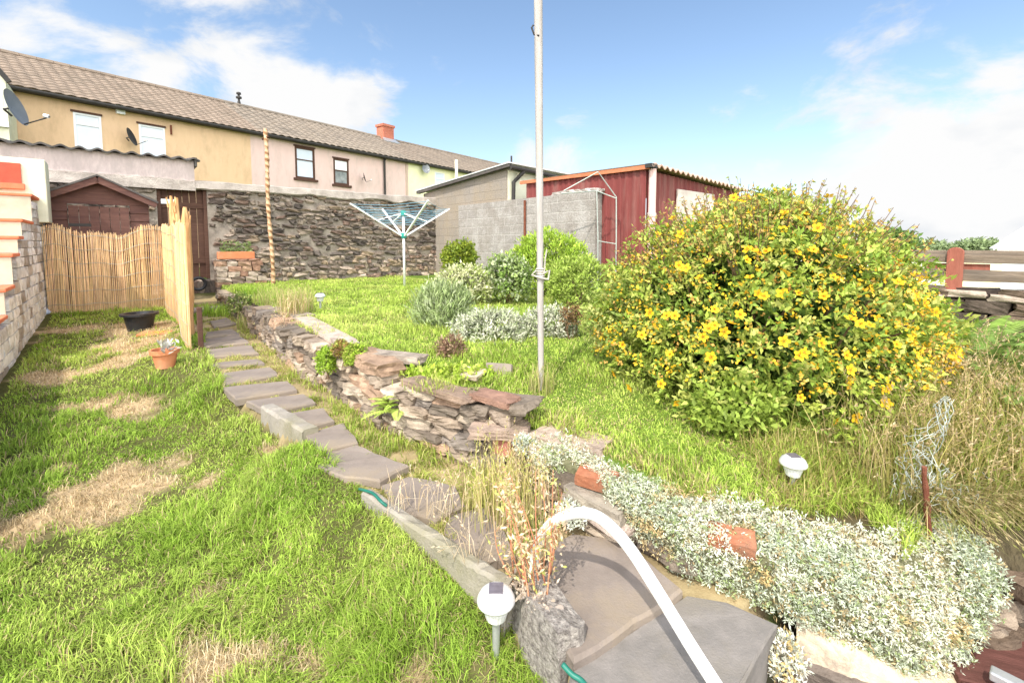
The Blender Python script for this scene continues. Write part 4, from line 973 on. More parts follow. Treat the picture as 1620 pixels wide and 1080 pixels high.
tb = G(432, 448, .70); tt = AT(419, 204, tb[1]); L = np.linalg.norm(tt - tb)
mb = MB(); n = 220; T_ = np.linspace(-.03, 1, n); pts = np.array([tb + (tt - tb) * t + np.array([.012 * math.sin(t * 9), .01 * math.cos(t * 7), 0]) for t in T_])
k_ = 10; cc = np.array([[(1.25, 1.15, 1.0) if math.sin(t * 150 + 2 * math.pi * j / k_) + .35 * math.sin(t * 37) > -.45 else (.62, .45, .32) for j in range(k_)] for t in T_]).reshape(-1, 3)
mb.tube(pts, .042 + .006 * np.sin(T_ * 150) + .004 * np.sin(T_ * 41), k_); mb.c[-1] = cc
q = tb + (tt - tb) * .95; mb.tube([q + np.array([-.07, 0, -.05]), q + np.array([.08, 0, .0])], .03, 6, (.2, .15, .12))
tag(mb.build('twisted_pole', M['bark'], loc=tuple(tb), smooth_=True), 'slender leaning twisted wooden pole in front of the stone wall', 'pole')

rb = G(640, 453, .68); th = thing('rotary_dryer', 'white rotary clothes dryer with green hubs on the upper lawn', 'clothes dryer', rb)
Yd = rb[1]; zlo = AT(638, 373, Yd)[2]; zhi = AT(638, 338, Yd)[2]
mb = MB(); mb.tube([(0, 0, -.05), (0, 0, zhi - rb[2])], .026, 10); mb.build('post', M['whiteplastic'], th, smooth_=True)
for z in (zlo, zhi):
    mb = MB(); mb.lathe([(0, -.05), (.05, -.05), (.062, -.02), (.062, .04), (.045, .06), (0, .06)], (0, 0, z - rb[2]), 12); mb.build('hub', M['teal'], th)
tips = []
for k, (a, hz_) in enumerate([(R(218), .62), (R(128), .62), (R(38), .62), (R(-52), .66)]):
    d = np.array([math.cos(a), math.sin(a), 0]); b_ = np.array([0, 0, zlo - rb[2]]) + d * .05; e = np.array([0, 0, zlo - rb[2] + hz_]) + d * 1.12; tips.append((b_, e))
    mb = MB(); mb.bar(b_, e, .035, .028); mb.build('arm', M['whiteplastic'], th)
    m_ = b_ + (e - b_) * .5; mb = MB(); mb.bar(np.array([0, 0, zhi - rb[2]]) + d * .05, m_, .02, .018); mb.build('strut', M['whiteplastic'], th)
mb = MB()
for t in (.42, .5, .58, .66, .74, .82, .9, .98):
    C4 = [b_ + (e - b_) * t for b_, e in tips]
    for a, b_ in zip(C4, C4[1:] + C4[:1]): mb.tube([a, (a + b_) / 2 - np.array([0, 0, .05 * t]), b_], .0045, 4)
mb.build('washing_line', M['cord'], th)

def solar(label, p, sc_=1., tilt=0.):
    th = thing('solar_light', label, 'solar light', p, 0, 'solar stake lights')
    mb = MB(); mb.lathe([(0, -.12), (.006, -.1), (.013, 0), (.015, .13), (.015, .15)], k=14); mb.build('stake', M['metal'], th, smooth_=True)
    mb = MB(); K = 40; prof = [(.018, .145), (.036, .15), (.046, .185), (.05, .215)]; V = []
    for r_, z in prof:
        for j in range(K): rr = r_ * (1 + .03 * (j % 2)); a = 2 * math.pi * j / K; V.append((rr * math.cos(a), rr * math.sin(a), z))
    mb.add(V, [(i * K + j, i * K + (j + 1) % K, (i + 1) * K + (j + 1) % K, (i + 1) * K + j) for i in range(3) for j in range(K)]); mb.build('lens', M['lens'], th)
    mb = MB(); mb.lathe([(.045, .212), (.066, .208), (.071, .216), (.07, .224), (.06, .243), (.042, .257), (.03, .261), (.0, .262)], k=32); cap = mb.build('cap', M['steel'], th, smooth_=True)
    mb = MB(); mb.box((-.026, -.026, .255), (.026, .026, .266)); mb.build('solar_panel', M['solar'], cap)
    return th
s1 = solar('near silver solar light in the grass at the front', GH(785, 1036))
s2 = copy_tree(s1); s2['label'] = 'short solar light below the yellow flowering bush'; q = GH(1253, 778); s2.location = (q[0], q[1], q[2] - .045); s2.scale = (.86, .86, .86)
s3 = copy_tree(s1); s3['label'] = 'distant small solar light at the edge of the upper lawn'; q = GH(507, 489); s3.location = (q[0], q[1], q[2] - .04); s1.scale = (1.02, 1.02, 1.02)

rp = np.array([AT(843, 925, 1.93), AT(845, 895, 1.90), AT(848, 870, 1.86), AT(857, 846, 1.82), AT(872, 828, 1.77), AT(892, 816, 1.72), AT(917, 811, 1.66), AT(944, 816, 1.60), AT(972, 838, 1.54), AT(1000, 872, 1.48), AT(1030, 918, 1.42), AT(1065, 975, 1.36), AT(1100, 1032, 1.30), AT(1150, 1110, 1.23), AT(1200, 1190, 1.16)])
rp = np.vstack([rp, rp[-1] + np.array([.06, -.05, -.12]), rp[-1] + np.array([.08, -.06, -.35]), rp[-1] + np.array([.08, -.06, -.9])])
def spline(P, m=8):
    P = np.asarray(P, float); Q = np.vstack([2 * P[0] - P[1], P, 2 * P[-1] - P[-2]]); o_ = []
    for i in range(1, len(Q) - 2):
        for t in np.arange(m) / m:
            a, b_, c, d = Q[i - 1], Q[i], Q[i + 1], Q[i + 2]; o_.append(.5 * (2 * b_ + (c - a) * t + (2 * a - 5 * b_ + 4 * c - d) * t * t + (3 * b_ - a - 3 * c + d) * t ** 3))
    o_.append(Q[-2]); return np.array(o_)
mb = MB(); mb.tube(spline(rp, 6), .0205, 16); tag(mb.build('handrail', M['rail'], loc=tuple(rp[0]), smooth_=True), 'curved white tubular handrail arching over the front steps', 'handrail')
hp = [G(560, 772, .16) , G(572, 774, .30), G(590, 780, .325), G(602, 792, .33), G(612, 800, .31)]
mb = MB(); mb.tube(spline(hp), .0075, 8); tag(mb.build('garden_hose', M['greensheet'], loc=tuple(hp[0]), smooth_=True), 'short green hose end lying over the kerb onto the path', 'hose')
hp = [G(890, 1050, .20), G(905, 1066, .19), G(922, 1078, .185), G(945, 1110, .18)]
mb = MB(); mb.tube(spline(hp), .009, 8); tag(mb.build('garden_hose', M['greensheet'], loc=tuple(hp[0]), smooth_=True), 'dark green hose crossing the joint of the front slab', 'hose')

# ================================================================== BOTTOM RIGHT: CREAM WALL, TIMBER, BAR
P = np.array([G(1262, 985, .06), G(1350, 1030, .02), G(1450, 1085, -.06), G(1560, 1160, -.1)]); mb = MB(); Gd = []
for a, b_ in zip(P[:-1], P[1:]):
    for t in np.arange(8) / 8:
        q = a + (b_ - a) * t + rng.normal(0, .0025, 3); d = nrm((b_ - a) * np.array([1, 1, 0])); nn = np.array([d[1], -d[0], 0]); w = rng.normal(0, .0025)
        Gd.append([q - nn * .2, q - nn * .02 + nn * w, q + nn * (.01 + w) - np.array([0, 0, .03]), q + nn * .03 - np.array([0, 0, .16 + w * 3]), q + nn * .03 - np.array([0, 0, .24]), q + nn * .0 - np.array([0, 0, .45])])
mb.grid(Gd); tag(mb.build('painted_edging', M['creampaint'], smooth_=True, loc=tuple(P[1])), 'flaking cream painted low wall under the silver plants', 'low wall')
loose('stone_block', 'dark rough stone at the foot of the cream low wall', G(1320, 1068, -.12), (.3, .14, .1), -.5, .1, M['stone'], (.2, .17, .15), 'stone', .2, .1)
q = G(1580, 1035, .0); mb = MB(); mb.box((-.1, -.3, -.1), (1.2, .0, 0)); mb.box((-.1, -.64, -.1), (1.2, -.31, 0)); o = mb.build('timber_bench', pm('stained_timber', (.07, .025, .018), (.13, .05, .04), 5, .75, .6, 22, stretch=(.8, 6, 6)), bevel=.005); o.location = (q[0], q[1] + .2, -.05); o.rotation_euler = (0, 0, -.35); tag(o, 'dark red brown timber planks low in the bottom right corner', 'timber')
mb = MB(); a, b_ = G(1566, 1062, .0), G(1680, 1120, .0); mb.bar(a, b_, .05, .035); tag(mb.build('metal_bar', M['metal'], loc=tuple(a), bevel=.006), 'grey metal bar lying on the timber at the bottom right', 'bar')
mb = MB(); q = G(1600, 960, .1)
for k in range(40): stone(mb, q + np.array([rng.uniform(-.18, .5), rng.uniform(-.02, .3), rng.uniform(-.4, .05)]), (rng.uniform(.1, .25), .15, rng.uniform(.06, .12)), np.eye(3), random.choice([(.16, .12, .09), (.28, .23, .18), (.1, .08, .07)]), 4, .15, .1)
tag(mb.build('stone_heap', M['stone'], loc=tuple(q)), 'dark tumbled stones behind the timber at the lower right', 'stones')

# ================================================================== RIGHT FENCE AND WALL
FE = Frame((4.725, 4.2), -AX)
th = thing('timber_fence', 'weathered grey rail fence with a rounded red post', 'fence', FE.loc, FE.rot)
pxx, ptop = FE.hit(1513, 391); 
for v0, v1 in ((396, 418), (427, 447), (458, 477)):
    z0 = FE.hit(1560, v1)[1]; z1 = FE.hit(1560, v0)[1]; mb = MB(); xs = np.linspace(-3.6, 2.2, 40); Gd = []
    for x in xs:
        a = z0 + .012 * fbm(x, v0, 2, 3); b_ = z1 + .018 * (fbm(x, v1, 2.3, 4) - .5); Gd.append([(x, .03, a), (x, .005, a + .004), (x, .0, (a + b_) / 2), (x, .006, b_ - .004), (x, .03, b_), (x, .03, a)])
    mb.grid(Gd); mb.build('rail', M['greywood'], th)
zb = FE.hit(1513, 468)[1]; zt_ = ptop; wd = .062
for x0, nm in ((pxx, 1), (pxx + 2.0, 0), (pxx - 2.35, 0)):
    mb = MB(); pr = [(x0 - wd, -.04, zb - (.0 if nm else .0)), (x0 - wd, -.04, zt_ - .05)] + [(x0 - wd * math.cos(a), -.04, zt_ - .05 + .05 * math.sin(a)) for a in np.linspace(.3, math.pi - .3, 7)] + [(x0 + wd, -.04, zt_ - .05), (x0 + wd, -.04, zb)]
    mb.prism(pr, (0, .036, 0)); mb.build('post', M['redpost'], th, bevel=.006)
mb = MB(); mb.box((pxx - .22, .035, FE.hit(1513, 427)[1]), (pxx + .24, .06, FE.hit(1513, 417)[1])); mb.build('red_batten', M['redpost'], th)
wt = FE.hit(1560, 474)[1]
th = thing('boundary_wall', 'dark rough stone boundary wall under the rail fence', 'stone wall', FE.loc, FE.rot); mb = MB(); z = .25
while z < wt:
    h = rng.uniform(.07, .13); x = -3.6
    while x < 2.2:
        w = rng.uniform(.25, .6); stone(mb, (x + w / 2, .10 + rng.normal(0, .02), z + h / 2), (w * .98, .26, h * .95), np.eye(3), random.choice([(.06, .047, .04), (.09, .072, .058), (.13, .10, .08), (.045, .04, .036), (.16, .12, .09)]), 6, .1, .08); x += w
    z += h
mb.build('stonework', M['stone'], th)
mb = MB()
for k in range(10): stone(mb, (-3.3 + k * .56, .1, wt + .03 + rng.normal(0, .012)), (.54, .32, .07), np.eye(3), random.choice([(.5, .42, .35), (.4, .34, .28), (.3, .25, .21)]), 6, .1, .06)
mb.build('coping', M['stone'], th)
mb = MB(); mb.box((-3.6, .16, 0), (2.2, .3, wt - .02)); mb.build('mortar_core', M['soil'], th)
# beyond the fence: low pale buildings and trees
q = AT(1690, 440, 7.2); BB = Frame(q[:2], AX); th = thing('painted_barrier', 'long low sunlit cream and white barrier glimpsed through the fence rails', 'barrier', (q[0], q[1], 0), BB.rot)
M['palecream'] = pm('pale_cream_paint', (.84, .70, .42), (.90, .80, .56), 3, .8, .1, 30)
for k, (a, e, m) in enumerate([(-3, .35, M['palecream']), (.35, .72, M['white']), (.72, 1.25, M['palecream']), (1.25, 6, M['cream'])]):
    mb = MB(); mb.box((a, 0, 0), (e, .15, 1.45)); mb.build('barrier_panel', m, th)
q = AT(1600, 385, 40.); th = thing('gabled_building', 'white gabled building beyond the fence at the right edge', 'building', (q[0], q[1], 0)); mb = MB()
a = AT(1578, 388, 40.); b_ = AT(1625, 358, 40.); dx = b_[0] - a[0]
mb.prism([(a[0], 40, 0), (a[0], 40, a[2] - .1), (b_[0] + 1.5, 40, b_[2] + 1.0 - .1), (b_[0] + 5.5, 40, a[2] - .1), (b_[0] + 5.5, 40, 0)], (9.6, 8, 0)); mb.build('gable_wall', M['white'], th, world=True)
mb = MB(); mb.bar((a[0] - .6, 39.9, a[2] - .35), (b_[0] + 1.5, 39.9, b_[2] + 1.0), .3, .22); mb.bar((b_[0] + 1.5, 39.9, b_[2] + 1.), (b_[0] + 5.9, 39.9, a[2] - .3), .3, .22); mb.build('verge', M['greyroof'], th, world=True)

# ================================================================== PLANTS
def shrub(name, label, cat, c, rad, n, ln, wd, pal, stem_n=18, group=None, up_=.6, shell=.55, lump=.22, seed=1, inner=True, m='leaf', base=None, dark=.45, per=7, taper=0.):
    c = np.array(c, float); rad = np.array(rad, float); zb = c[2] - rad[2] if base is None else base
    th = thing(name, label, cat, (c[0], c[1], zb), 0, group)
    d = rand_dirs(n); d = d[d[:, 2] > -.75]; n = len(d)
    lum = 1 + lump * (fbm(d[:, 0] * 2 + 5 + seed, d[:, 1] * 2 + d[:, 2] * 3 + 9, 1.6, seed) - .5) * 2
    rr = (shell + (1 - shell) * rng.random(n) ** .45) * lum
    tap = 1 - taper * smooth(.05, .95, d[:, 2:3]); P = c + d * rad * rr[:, None] * np.c_[tap, tap, np.ones(n)]; P[:, 2] = np.maximum(P[:, 2], zb + .01)
    P = np.repeat(P, per, axis=0); D0 = np.repeat(d, per, axis=0); nn = len(P)
    rl = np.repeat(rr / lum, per)
    P = P + rng.normal(0, ln * .45, (nn, 3))
    D = nrm(D0 * .7 + np.array([0, 0, up_]) + rng.normal(0, .75, (nn, 3)))
    Nn = nrm(D0 + np.array([0, 0, .8]) + rng.normal(0, .5, (nn, 3)))
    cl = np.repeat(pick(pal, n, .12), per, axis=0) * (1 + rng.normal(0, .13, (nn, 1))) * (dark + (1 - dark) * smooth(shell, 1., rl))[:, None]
    leaves('foliage', P, D, Nn, ln * rng.uniform(.65, 1.25, nn), wd * rng.uniform(.7, 1.2, nn), np.clip(cl, 0.003, 1), M[m], th)
    mb = MB()
    for k in range(stem_n):
        dd = rand_dirs(1)[0]; dd[2] = abs(dd[2]) * .8 + .15; e = c + nrm(dd) * rad * .9; b_ = np.array([c[0] + rng.normal(0, rad[0] * .15), c[1] + rng.normal(0, rad[1] * .15), zb - .02]); mid = (b_ + e) / 2 + rng.normal(0, .03, 3)
        mb.tube(spline([b_, mid, e], 4), np.linspace(.012, .003, 9) * max(.5, rad[0] * 1.5), 5)
    if stem_n: mb.build('stems', M['twig'], th, world=True)
    return th
# hypericum
bc = np.array([1.77, 3.32, .96]); br = np.array([1.14, 1.0, .95])
HYP = [(.30, .41, .06), (.38, .47, .08), (.46, .53, .10), (.54, .57, .15), (.22, .33, .05)]
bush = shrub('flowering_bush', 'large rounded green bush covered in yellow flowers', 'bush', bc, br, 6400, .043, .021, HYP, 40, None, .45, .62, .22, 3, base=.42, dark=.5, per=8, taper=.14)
# lower skirt and right/left shoulders
def extra_clump(th, c, rad, n, pal, ln, wd, per=8):
    d = rand_dirs(n); P = np.array(c) + d * np.array(rad) * (rng.random((n, 1)) ** .4); P = np.repeat(P, per, 0); D0 = np.repeat(d, per, 0); nn = len(P); P = P + rng.normal(0, ln * .45, (nn, 3))
    cl = np.repeat(pick(pal, n, .12), per, axis=0) * (1 + rng.normal(0, .13, (nn, 1)))
    leaves('foliage', P, nrm(D0 * .6 + np.array([0, 0, .4]) + rng.normal(0, .7, (nn, 3))), nrm(D0 + np.array([0, 0, .8]) + rng.normal(0, .5, (nn, 3))), ln * rng.uniform(.65, 1.25, nn), wd * rng.uniform(.7, 1.2, nn), np.clip(cl, 0, 1), M['leaf'], th)
extra_clump(bush, AT(1165, 640, 2.55), (.28, .14, .15), 260, [(.36, .46, .08), (.30, .40, .07)], .05, .025)
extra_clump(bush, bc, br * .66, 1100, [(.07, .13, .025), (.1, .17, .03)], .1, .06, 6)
extra_clump(bush, AT(1418, 530, 3.3), (.26, .3, .24), 400, HYP, .048, .023)
extra_clump(bush, AT(1000, 500, 3.4), (.38, .4, .3), 420, [(.38, .44, .12), (.30, .40, .09), (.44, .46, .15)], .045, .02)
extra_clump(bush, AT(1215, 345, 3.3), (.36, .36, .18), 340, [(.42, .46, .12), (.36, .42, .1), (.52, .44, .18)], .04, .018)
mb = MB()
core = []
for a in np.linspace(0, math.pi, 14):
    core.append([bc + np.array([math.sin(a) * math.cos(t) * br[0] * .6, math.sin(a) * math.sin(t) * br[1] * .6, math.cos(a) * br[2] * (.62 if a < 1.57 else .5)]) * (1 + .1 * math.sin(5 * t + 3 * a)) + 0 * bc for t in np.linspace(0, 2 * math.pi, 24)])
# sprigs with buds poking out at the top
P = []; D = []; C = []
for k in range(330):
    a = rng.uniform(-.4, 3.6); d = np.array([math.cos(a) * rng.uniform(.2, 1), -rng.uniform(-.6, .7), rng.uniform(.35, 1)]); d = nrm(d); s = bc + d * br * .96 * np.array([1 - .12 * d[2], 1, 1]); e = s + nrm(d + np.array([rng.normal(0, .25), rng.normal(0, .25), .5])) * rng.uniform(.08, .24)
    mb.tube([s - d * .1, (s + e) / 2, e], [.003, .0025, .0015], 4)
    for q in range(10): t = rng.random(); P.append(s + (e - s) * t); D.append(rand_dirs(1)[0]); C.append(random.choice([(.42, .40, .1), (.5, .3, .1), (.34, .4, .08), (.62, .42, .12)]))
mb.build('sprig_stems', M['twig'], bush, world=True)
leaves('buds', np.array(P), np.array(D), rand_dirs(len(P)), .03, .014, np.array(C), M['leaf'], bush)
# flowers: one mesh, copied
def flower_mesh(nm, pal, r_=.03, open_=.25):
    V = []; Fc = []; C = []
    for k in range(5):
        a = k * 2 * math.pi / 5; d = np.array([math.cos(a), math.sin(a), 0]); s = np.array([-d[1], d[0], 0]); z = np.array([0, 0, 1.]); b_ = len(V)
        V += [d * .003, d * r_ * .55 + s * r_ * .38 + z * r_ * open_ * .5, d * r_ + s * r_ * .2 + z * r_ * open_, d * r_ - s * r_ * .2 + z * r_ * open_, d * r_ * .55 - s * r_ * .38 + z * r_ * open_ * .5]
        Fc.append((b_, b_ + 1, b_ + 2, b_ + 3, b_ + 4)); C += [pal[0]] + [pal[1]] * 4
    for k in range(10):
        a = k * .63; d = np.array([math.cos(a), math.sin(a), 0]) * r_ * .3; b_ = len(V); V += [np.zeros(3), d + np.array([0, 0, r_ * .5]), d * 1.25 + np.array([0, 0, r_ * .45])]; Fc.append((b_, b_ + 1, b_ + 2)); C += [pal[2]] * 3
    mb = MB(); mb.add(V, Fc, np.array(C)); o = mb.build(nm, M['petal']); return o
fl = flower_mesh('flower', [(.72, .36, .02), (.90, .55, .03), (.78, .38, .04)])
pts = []
FPX = [(1128, 360), (1190, 396), (1150, 358), (1215, 398), (1250, 335), (1275, 345), (1200, 400), (1270, 400), (1180, 412), (1290, 338), (1245, 360), (1310, 360), (1130, 515), (1155, 512), (1120, 520), (1112, 533), (1145, 525), (1170, 498), (1128, 490), (1240, 540), (1268, 465), (1355, 495), (1365, 513), (1380, 515), (1350, 505), (1395, 505), (1265, 562), (1272, 558), (1340, 562), (1240, 466), (1185, 440), (1063, 420), (1075, 425), (1180, 395), (1015, 530), (1025, 495), (1052, 500), (1065, 500), (1125, 565), (955, 597), (980, 620), (1032, 615), (1060, 648), (1085, 672), (1095, 675), (1160, 685), (1335, 680), (1372, 675), (1395, 617), (1428, 625), (1425, 650), (1390, 460), (1450, 440), (1360, 392), (1348, 408), (1205, 308), (1180, 310), (1170, 318), (1230, 300), (1265, 306), (1045, 345), (1013, 358), (1020, 370), (1155, 312), (1345, 585), (1300, 543), (1450, 560), (1440, 515), (1420, 545), (1475, 480), (1480, 490), (1490, 495), (1440, 448), (1465, 470), (1245, 465), (1200, 465), (1275, 640), (1210, 470), (1300, 395), (1250, 300), (1350, 360), (1280, 320), (1330, 310), (1060, 560), (985, 545), (1310, 470), (1330, 440), (1100, 440), (1060, 370)]
def surf(u, v):
    """where the sight line meets the crown (an ellipsoid a little larger than the foliage)"""
    d = ray(u, v); rd = br * 1.08; o_ = (CAM - bc) / rd; dd = d / rd; A = dd @ dd; B = o_ @ dd; Cq = o_ @ o_ - 1; disc = B * B - A * Cq
    if disc < 0:
        t = -B / A; return CAM + d * t
    return CAM + d * ((-B - math.sqrt(disc)) / A)
for k, (u, v) in enumerate(FPX[:92]):
    p = surf(u, v); p = bc + (p - bc) * (.93 if p[2] < .85 else 1.); tp_k = 1 - .13 * float(smooth(.05, .95, (p[2] - bc[2]) / br[2])); p = bc + (p - bc) * np.array([tp_k, tp_k, 1]); n_ = nrm((p - bc) / br ** 2 + np.array([0, -.2, .35])); o = fl if k == 0 else fl.copy()
    if k: col.objects.link(o)
    o.parent = bush; o.location = Vector(p) - bush.location; q = Vector(nrm(n_ + rng.normal(0, .35, 3))).to_track_quat('Z', 'Y'); o.rotation_mode = 'QUATERNION'; o.rotation_quaternion = q; s = rng.uniform(.72, 1.12); o.scale = (s, s, s)
# small faded flowers and buds, countless
n = 1500; d = rand_dirs(n); d[:, 2] = np.abs(d[:, 2]) * 1. - .2; d[:, 1] = d[:, 1] - .3; d = nrm(d); P = bc + d * br * rng.uniform(.93, 1.04, (n, 1)) * np.c_[1 - .14 * smooth(.05, .95, d[:, 2]), 1 - .14 * smooth(.05, .95, d[:, 2]), np.ones(n)]; P = np.repeat(P, 4, 0) + rng.normal(0, .012, (n * 4, 3))
o = leaves('faded_petals', P, rand_dirs(n * 4), rand_dirs(n * 4), np.repeat(rng.uniform(.014, .030, n), 4), .017, np.repeat(pick([(.88, .55, .04), (.90, .60, .06), (.86, .50, .05), (.72, .42, .12), (.88, .64, .14)], n), 4, 0), M['petal'], bush); o['kind'] = 'stuff'

# background shrubs
GR = [(.42, .58, .07), (.50, .64, .09), (.32, .48, .05)]
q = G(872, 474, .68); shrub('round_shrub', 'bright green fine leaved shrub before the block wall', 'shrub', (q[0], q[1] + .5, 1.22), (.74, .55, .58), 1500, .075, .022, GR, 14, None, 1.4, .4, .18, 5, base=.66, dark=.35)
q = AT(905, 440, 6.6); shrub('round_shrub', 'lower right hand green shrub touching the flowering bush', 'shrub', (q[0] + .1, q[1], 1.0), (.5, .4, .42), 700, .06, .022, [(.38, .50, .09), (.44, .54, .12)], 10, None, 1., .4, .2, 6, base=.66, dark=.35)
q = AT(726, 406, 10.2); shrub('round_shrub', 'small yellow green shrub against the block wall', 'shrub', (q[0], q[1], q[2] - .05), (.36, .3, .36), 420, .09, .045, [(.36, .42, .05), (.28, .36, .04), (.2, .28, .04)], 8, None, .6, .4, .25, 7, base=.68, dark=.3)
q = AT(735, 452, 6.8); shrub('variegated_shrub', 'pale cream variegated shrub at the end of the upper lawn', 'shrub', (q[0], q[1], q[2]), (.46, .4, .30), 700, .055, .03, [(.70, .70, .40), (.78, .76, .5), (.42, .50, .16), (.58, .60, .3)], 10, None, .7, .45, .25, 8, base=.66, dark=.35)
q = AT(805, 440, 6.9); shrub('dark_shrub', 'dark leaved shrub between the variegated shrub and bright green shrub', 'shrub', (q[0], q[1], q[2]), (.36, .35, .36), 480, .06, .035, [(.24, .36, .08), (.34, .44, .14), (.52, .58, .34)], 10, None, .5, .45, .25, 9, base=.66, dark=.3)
q = AT(700, 510, 4.9); shrub('lavender_clump', 'grey green feathery clump at the lawn corner', 'plant', (q[0], q[1], .88), (.32, .26, .27), 800, .075, .012, [(.44, .52, .24), (.52, .58, .34), (.36, .46, .18)], 6, None, 1.6, .3, .2, 10, base=.64, dark=.45)
SIL = [(.62, .62, .46), (.54, .57, .40), (.72, .71, .56), (.44, .50, .28)]
for lab, u, v, Y, rad, n, sd in [('silver leaved mound left of the white pole', 775, 525, 4.3, (.36, .28, .22), 900, 11), ('silver leaved mound right behind the white pole', 868, 515, 4.5, (.30, .26, .19), 650, 12)]:
    q = AT(u, v, Y); shrub('silver_plant', lab, 'plant', (q[0], q[1], q[2]), rad, n, .04, .013, SIL, 6, 'silver leaved mounds on the slope', .8, .45, .25, sd, base=.6, dark=.4, m='silver')
q = AT(715, 548, 3.75); shrub('withered_plant', 'brown withered weed below the grey green clump', 'plant', (q[0], q[1], q[2] - .02), (.13, .1, .1), 160, .035, .012, [(.36, .22, .14), (.26, .15, .1), (.45, .32, .2)], 10, None, .8, .2, .3, 13, base=.66)
q = AT(905, 500, 4.3); shrub('withered_plant', 'brown seed heads right of the silver mounds', 'plant', (q[0], q[1], q[2]), (.12, .1, .1), 120, .03, .012, [(.36, .2, .1), (.3, .2, .08)], 8, None, .8, .2, .3, 14, base=.62)
# wall top plants
for lab, u, v, Y, rad, pal, sd in [('left bright green sedum cushion hanging on the stone wall', 516, 572, 3.62, (.065, .06, .12), [(.40, .56, .06), (.32, .48, .05)], 21), ('red tipped sedum cushion beside the green one', 540, 552, 3.6, (.06, .06, .06), [(.42, .24, .12), (.5, .36, .1), (.34, .4, .08)], 22), ('right bright green sedum cushion under the coping', 562, 563, 3.5, (.085, .07, .09), [(.40, .56, .06), (.32, .48, .05), (.46, .5, .1)], 23)]:
    q = AT(u, v, Y); shrub('sedum', lab, 'plant', q, rad, 330, .022, .014, pal, 3, 'sedums on the stone wall', .5, .6, .2, sd, dark=.45, per=5)
q = G(705, 598, .63); shrub('creeping_plant', 'lime green creeping plant filling the gap above the stone tier', 'plant', (q[0], q[1] + .05, .63), (.36, .14, .06), 420, .035, .026, [(.48, .62, .08), (.40, .56, .06), (.55, .62, .14)], 4, None, 1., .2, .2, 24, dark=.5, per=6, base=.58)
for lab, u, v, Y, rad in [('dark green ivy patch on the far end of the stone wall', 382, 482, 6.9, (.22, .12, .2)), ('trailing green weeds on the stone tier face', 765, 645, 2.85, (.14, .06, .1))]:
    q = AT(u, v, Y); shrub('climbing_plant', lab, 'plant', q, rad, 220, .035, .022, [(.16, .26, .05), (.25, .34, .08), (.4, .42, .16)], 4, None, .2, .3, .2, 25, dark=.5, per=5)
# grass mound right of the door
q = G(395, 468, .72)
# ferns
def on_ground(p): return np.array([p[0], p[1], float(Hg(p[:1], p[1:2])[0]) + .05])
def fern(label, c, n, L, pal, spread=1., seed=0, face=None):
    th = thing('fern', label, 'fern', c, 0, 'ferns'); P = []; D = []; Nn = []; Ls = []; Ws = []; C = []; mb = MB()
    for k in range(n):
        a = rng.uniform(0, 6.28) if face is None else face + rng.normal(0, .9); el = rng.uniform(.6, 1.25); l = L * rng.uniform(.7, 1.1); d = np.array([math.cos(a), math.sin(a), 0]); p = np.array(c, float) + rng.normal(0, .02, 3); pts = []
        for t in np.linspace(0, 1, 26):
            e = el - t * 1.25 * spread; pts.append(p.copy()); p = p + (d * math.cos(e) + np.array([0, 0, math.sin(e)])) * l / 26
        pts = np.array(pts); mb.tube(pts, np.linspace(.004, .001, 26), 4); T_ = nrm(np.gradient(pts, axis=0)); s = np.array([-d[1], d[0], 0]); cc = np.array(pal[rng.integers(len(pal))])
        for i in range(3, 26):
            t = i / 26; w = l * .24 * math.sin(math.pi * min(1, t * .85 + .14)) ** .8 * (1 - t * .35)
            for sg in (-1, 1):
                dd = nrm(s * sg + T_[i] * .45 - np.array([0, 0, .15])); up_ = np.cross(T_[i], s)
                P.append(pts[i]); D.append(dd); Nn.append(up_ + rng.normal(0, .15, 3)); Ls.append(w); Ws.append(l / 26 * 1.15); C.append(cc * rng.uniform(.8, 1.15))
    leaves('fronds', np.array(P), np.array(D), np.array(Nn), np.array(Ls), np.array(Ws), np.clip(np.array(C), 0, 1), M['leaf'], th, bend=.05); mb.build('frond_stems', M['twig'], th, world=True); return th
fern('small bright fern growing from the stone wall beside the path', G(628, 668, .36) + np.array([0, .02, .08]), 12, .26, [(.42, .58, .09), (.5, .62, .14)], 1.1, face=-2.2)
fern('fern below the stone wall at the right edge', on_ground(AT(1570, 640, 3.1)), 18, .82, [(.20, .32, .06), (.26, .38, .09)], .9)
fern('upper fern beside the dark boundary wall', on_ground(AT(1520, 575, 3.5)), 18, .82, [(.24, .36, .07), (.30, .42, .10)], .9)
fern('lower right fern spilling over the dry grass', on_ground(AT(1625, 700, 2.7)), 13, .72, [(.18, .29, .06), (.25, .36, .09)], .9)

